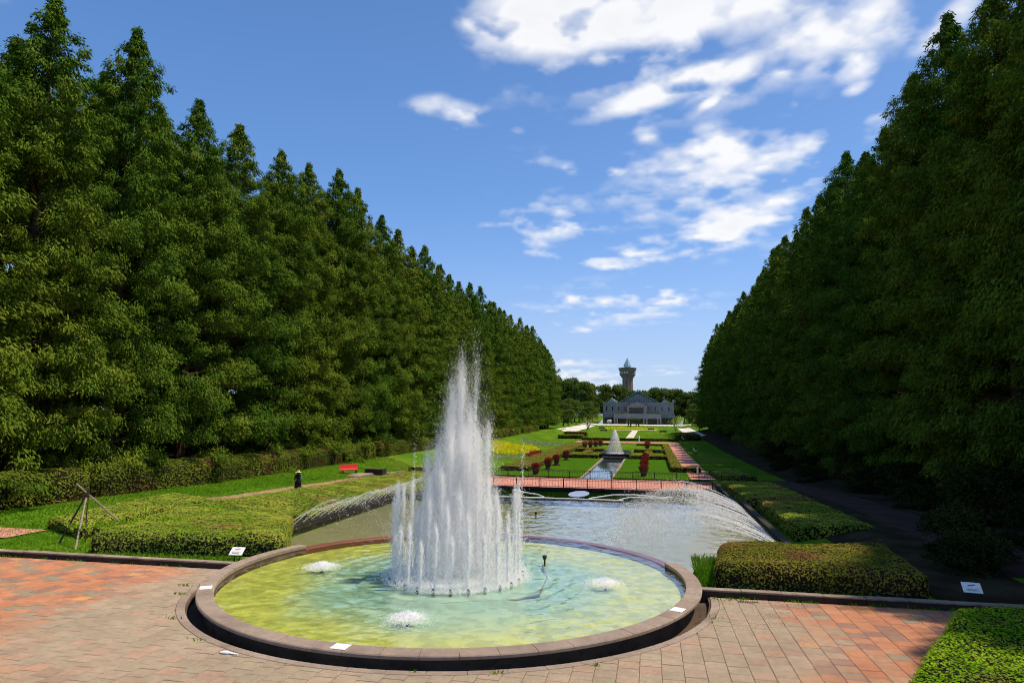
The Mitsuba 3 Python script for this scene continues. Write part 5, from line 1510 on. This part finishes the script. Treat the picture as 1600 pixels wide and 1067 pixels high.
# terrace block before the ground floor
part(g, 'terrace', bx(-14.4, 12.2, BY - 8, BY - 0.17, 4.1, 6.35), 'wall_stone')
part(g, 'parapet', bx(-14.6, 12.4, BY - 8.25, BY - 8.003, 3.9, 6.75), 'wall_panel')
part(g, 'ground_floor', bx(-14.3, 12.1, BY - 3, BY - 0.18, 0.2, 4.09), 'window_glass')
for x in (-14.1, -12.6, -7.0, -5.4, 2.6, 4.2, 10.4, 11.9):
    part(g, 'column', bx(x - 0.35, x + 0.35, BY - 7.9, BY - 7.2, -0.5, 4.09), 'wall_stone')
for xa, xb in ((-20.6, -15.2), (12.9, 18.9)):
    part(g, 'shop_window', bx(xa, xb, BY - 0.08, BY - 0.004, 0.9, 4.4), 'window_glass')
    for x in np.linspace(xa, xb, 4):
        part(g, 'mullion', bx(x - 0.09, x + 0.09, BY - 0.15, BY - 0.081, 0.9, 4.4), 'wall_stone')
n = 1500
P = np.stack([hr.uniform(-14, 12, n), BY - 7.6 + hr.normal(0, 0.35, n), 6.7 + hr.exponential(0.35, n)], -1)
P = P[(P[:, 0] < -7) | (P[:, 0] > 4)]
part(g, 'terrace_plants', leaves(P, unit(hr.normal(0, 1, P.shape)), unit(hr.normal(0, 1, P.shape)), hr.uniform(0.3, 0.6, len(P)), hr.uniform(0.2, 0.4, len(P))), 'broad_leaf', kind='stuff')
m = trimesh.creation.icosphere(subdivisions=3, radius=1.0)
w = thing('sculpture', 'white rounded sculpture in front of the greenhouse, left corner', 'sculpture')
m.vertices *= (0.8 + 0.4 * meshkit.noise(m.vertices * 1.5 + 2, 4))[:, None] * [1.5, 0.9, 1.1]
m.apply_translation([-17.3, BY - 5, 2.0])
add(w, m, 'white_paint', True)
part(w, 'base', bx(-18.4, -16.2, BY - 5.8, BY - 4.2, -0.3, 1.0), 'wall_stone')
for s, x0, x1, lab in ((-1, -23.4, -20.9, 'white slanting stair flank left of the greenhouse'), (1, 21.0, 24.4, 'white slanting stair flank right of the greenhouse')):
    t = thing('stair', lab, 'stair')
    part(t, 'flank', trimesh.convex.convex_hull(np.array([[x0, BY - 9, 0.6], [x1, BY - 9, 0.6], [x1 if s > 0 else x0, BY - 9, 3.4 if s > 0 else 1.0], [x0 if s > 0 else x1, BY - 9, 1.0 if s > 0 else 3.4],
                                                               [x0, BY - 8.4, 0.6], [x1, BY - 8.4, 0.6], [x1 if s > 0 else x0, BY - 8.4, 3.4 if s > 0 else 1.0], [x0 if s > 0 else x1, BY - 8.4, 1.0 if s > 0 else 3.4]])), 'white_paint')
    part(t, 'steps', cat(*[bx(x0 + (x1 - x0) * k / 8, x0 + (x1 - x0) * (k + 1) / 8 - 0.004, BY - 8.39, BY - 6.5, 0.2, 1.0 + 2.3 * ((k + 0.5) / 8 if s > 0 else 1 - (k + 0.5) / 8)) for k in range(8)]), 'wall_stone')

# ------------------------------------------------------------------ tower
tw = thing('tower', 'tall brown observation tower with a glass spire behind the greenhouse', 'tower')
cx, cy = -12.7, 564.0
R8 = 4.3 / math.cos(math.pi / 8)
part(tw, 'shaft', ngon_prism(cx, cy, R8, 0, 39.5, 8, rot=math.pi / 8 - 0.20), 'tower_tile')
for k in range(8):
    a = k * math.pi / 4 - 0.20
    x, y = cx + 4.32 * math.cos(a), cy + 4.32 * math.sin(a)
    m = bx(-0.06, 0.06, -0.7, 0.7, 20, 37)
    m.apply_transform(trimesh.transformations.rotation_matrix(a, [0, 0, 1]))
    m.apply_translation([x, y, 0])
    part(tw, 'shaft_panel', m, 'tower_dark')
part(tw, 'corbel', ngon_prism(cx, cy, R8, 37.5, 40.8, 8, r1=7.0, rot=math.pi / 8 - 0.20), 'tower_tile')
part(tw, 'deck', ngon_prism(cx, cy, 7.0, 40.81, 41.6, 8, rot=math.pi / 8 - 0.20), 'tower_tile')
part(tw, 'window_band', ngon_prism(cx, cy, 6.6, 41.61, 43.4, 8, rot=math.pi / 8 - 0.20), 'window_glass')
for k in range(16):
    a = k * math.pi / 8 + math.pi / 8 - 0.20
    q = 6.62 if k % 2 == 0 else 6.62 * math.cos(math.pi / 8) + 0.05
    part(tw, 'window_post', tube((cx + q * math.cos(a), cy + q * math.sin(a), 41.61), (cx + q * math.cos(a), cy + q * math.sin(a), 43.4), 0.16, 6), 'tower_tile')
for k in (5, 6):
    a = k * math.pi / 4 - 0.20
    for j in (-1, 1):
        m = bx(-0.05, 0.05, j * 1.1 - 0.7, j * 1.1 + 0.7, 41.9, 43.1)
        m.apply_transform(trimesh.transformations.rotation_matrix(a, [0, 0, 1]))
        m.apply_translation([cx + 6.16 * math.cos(a), cy + 6.16 * math.sin(a), 0])
        part(tw, 'pane', m, 'pale_glass')
part(tw, 'parapet', ngon_prism(cx, cy, 6.9, 43.41, 46.0, 8, r1=7.7, rot=math.pi / 8 - 0.20), 'tower_tile')
part(tw, 'crown_slab', ngon_prism(cx, cy, 8.15, 46.01, 46.6, 8, rot=math.pi / 8 - 0.20), 'tower_dark')
part(tw, 'lantern', ngon_prism(cx, cy, 2.6, 46.61, 48.0, 8, rot=0.2), 'pale_glass')
part(tw, 'spire', ngon_prism(cx, cy, 3.6, 48.01, 55.6, 8, r1=0.08, rot=0.2), 'spire_glass')
for k in range(8):
    a = 0.2 + k * math.pi / 4
    part(tw, 'spire_rib', tube((cx + 3.62 * math.cos(a), cy + 3.62 * math.sin(a), 48.0), (cx, cy, 55.7), 0.10, 5), 'pale_glass')
    part(tw, 'lantern_post', tube((cx + 2.62 * math.cos(a), cy + 2.62 * math.sin(a), 46.6), (cx + 2.62 * math.cos(a), cy + 2.62 * math.sin(a), 48.0), 0.14, 5), 'roof_metal')
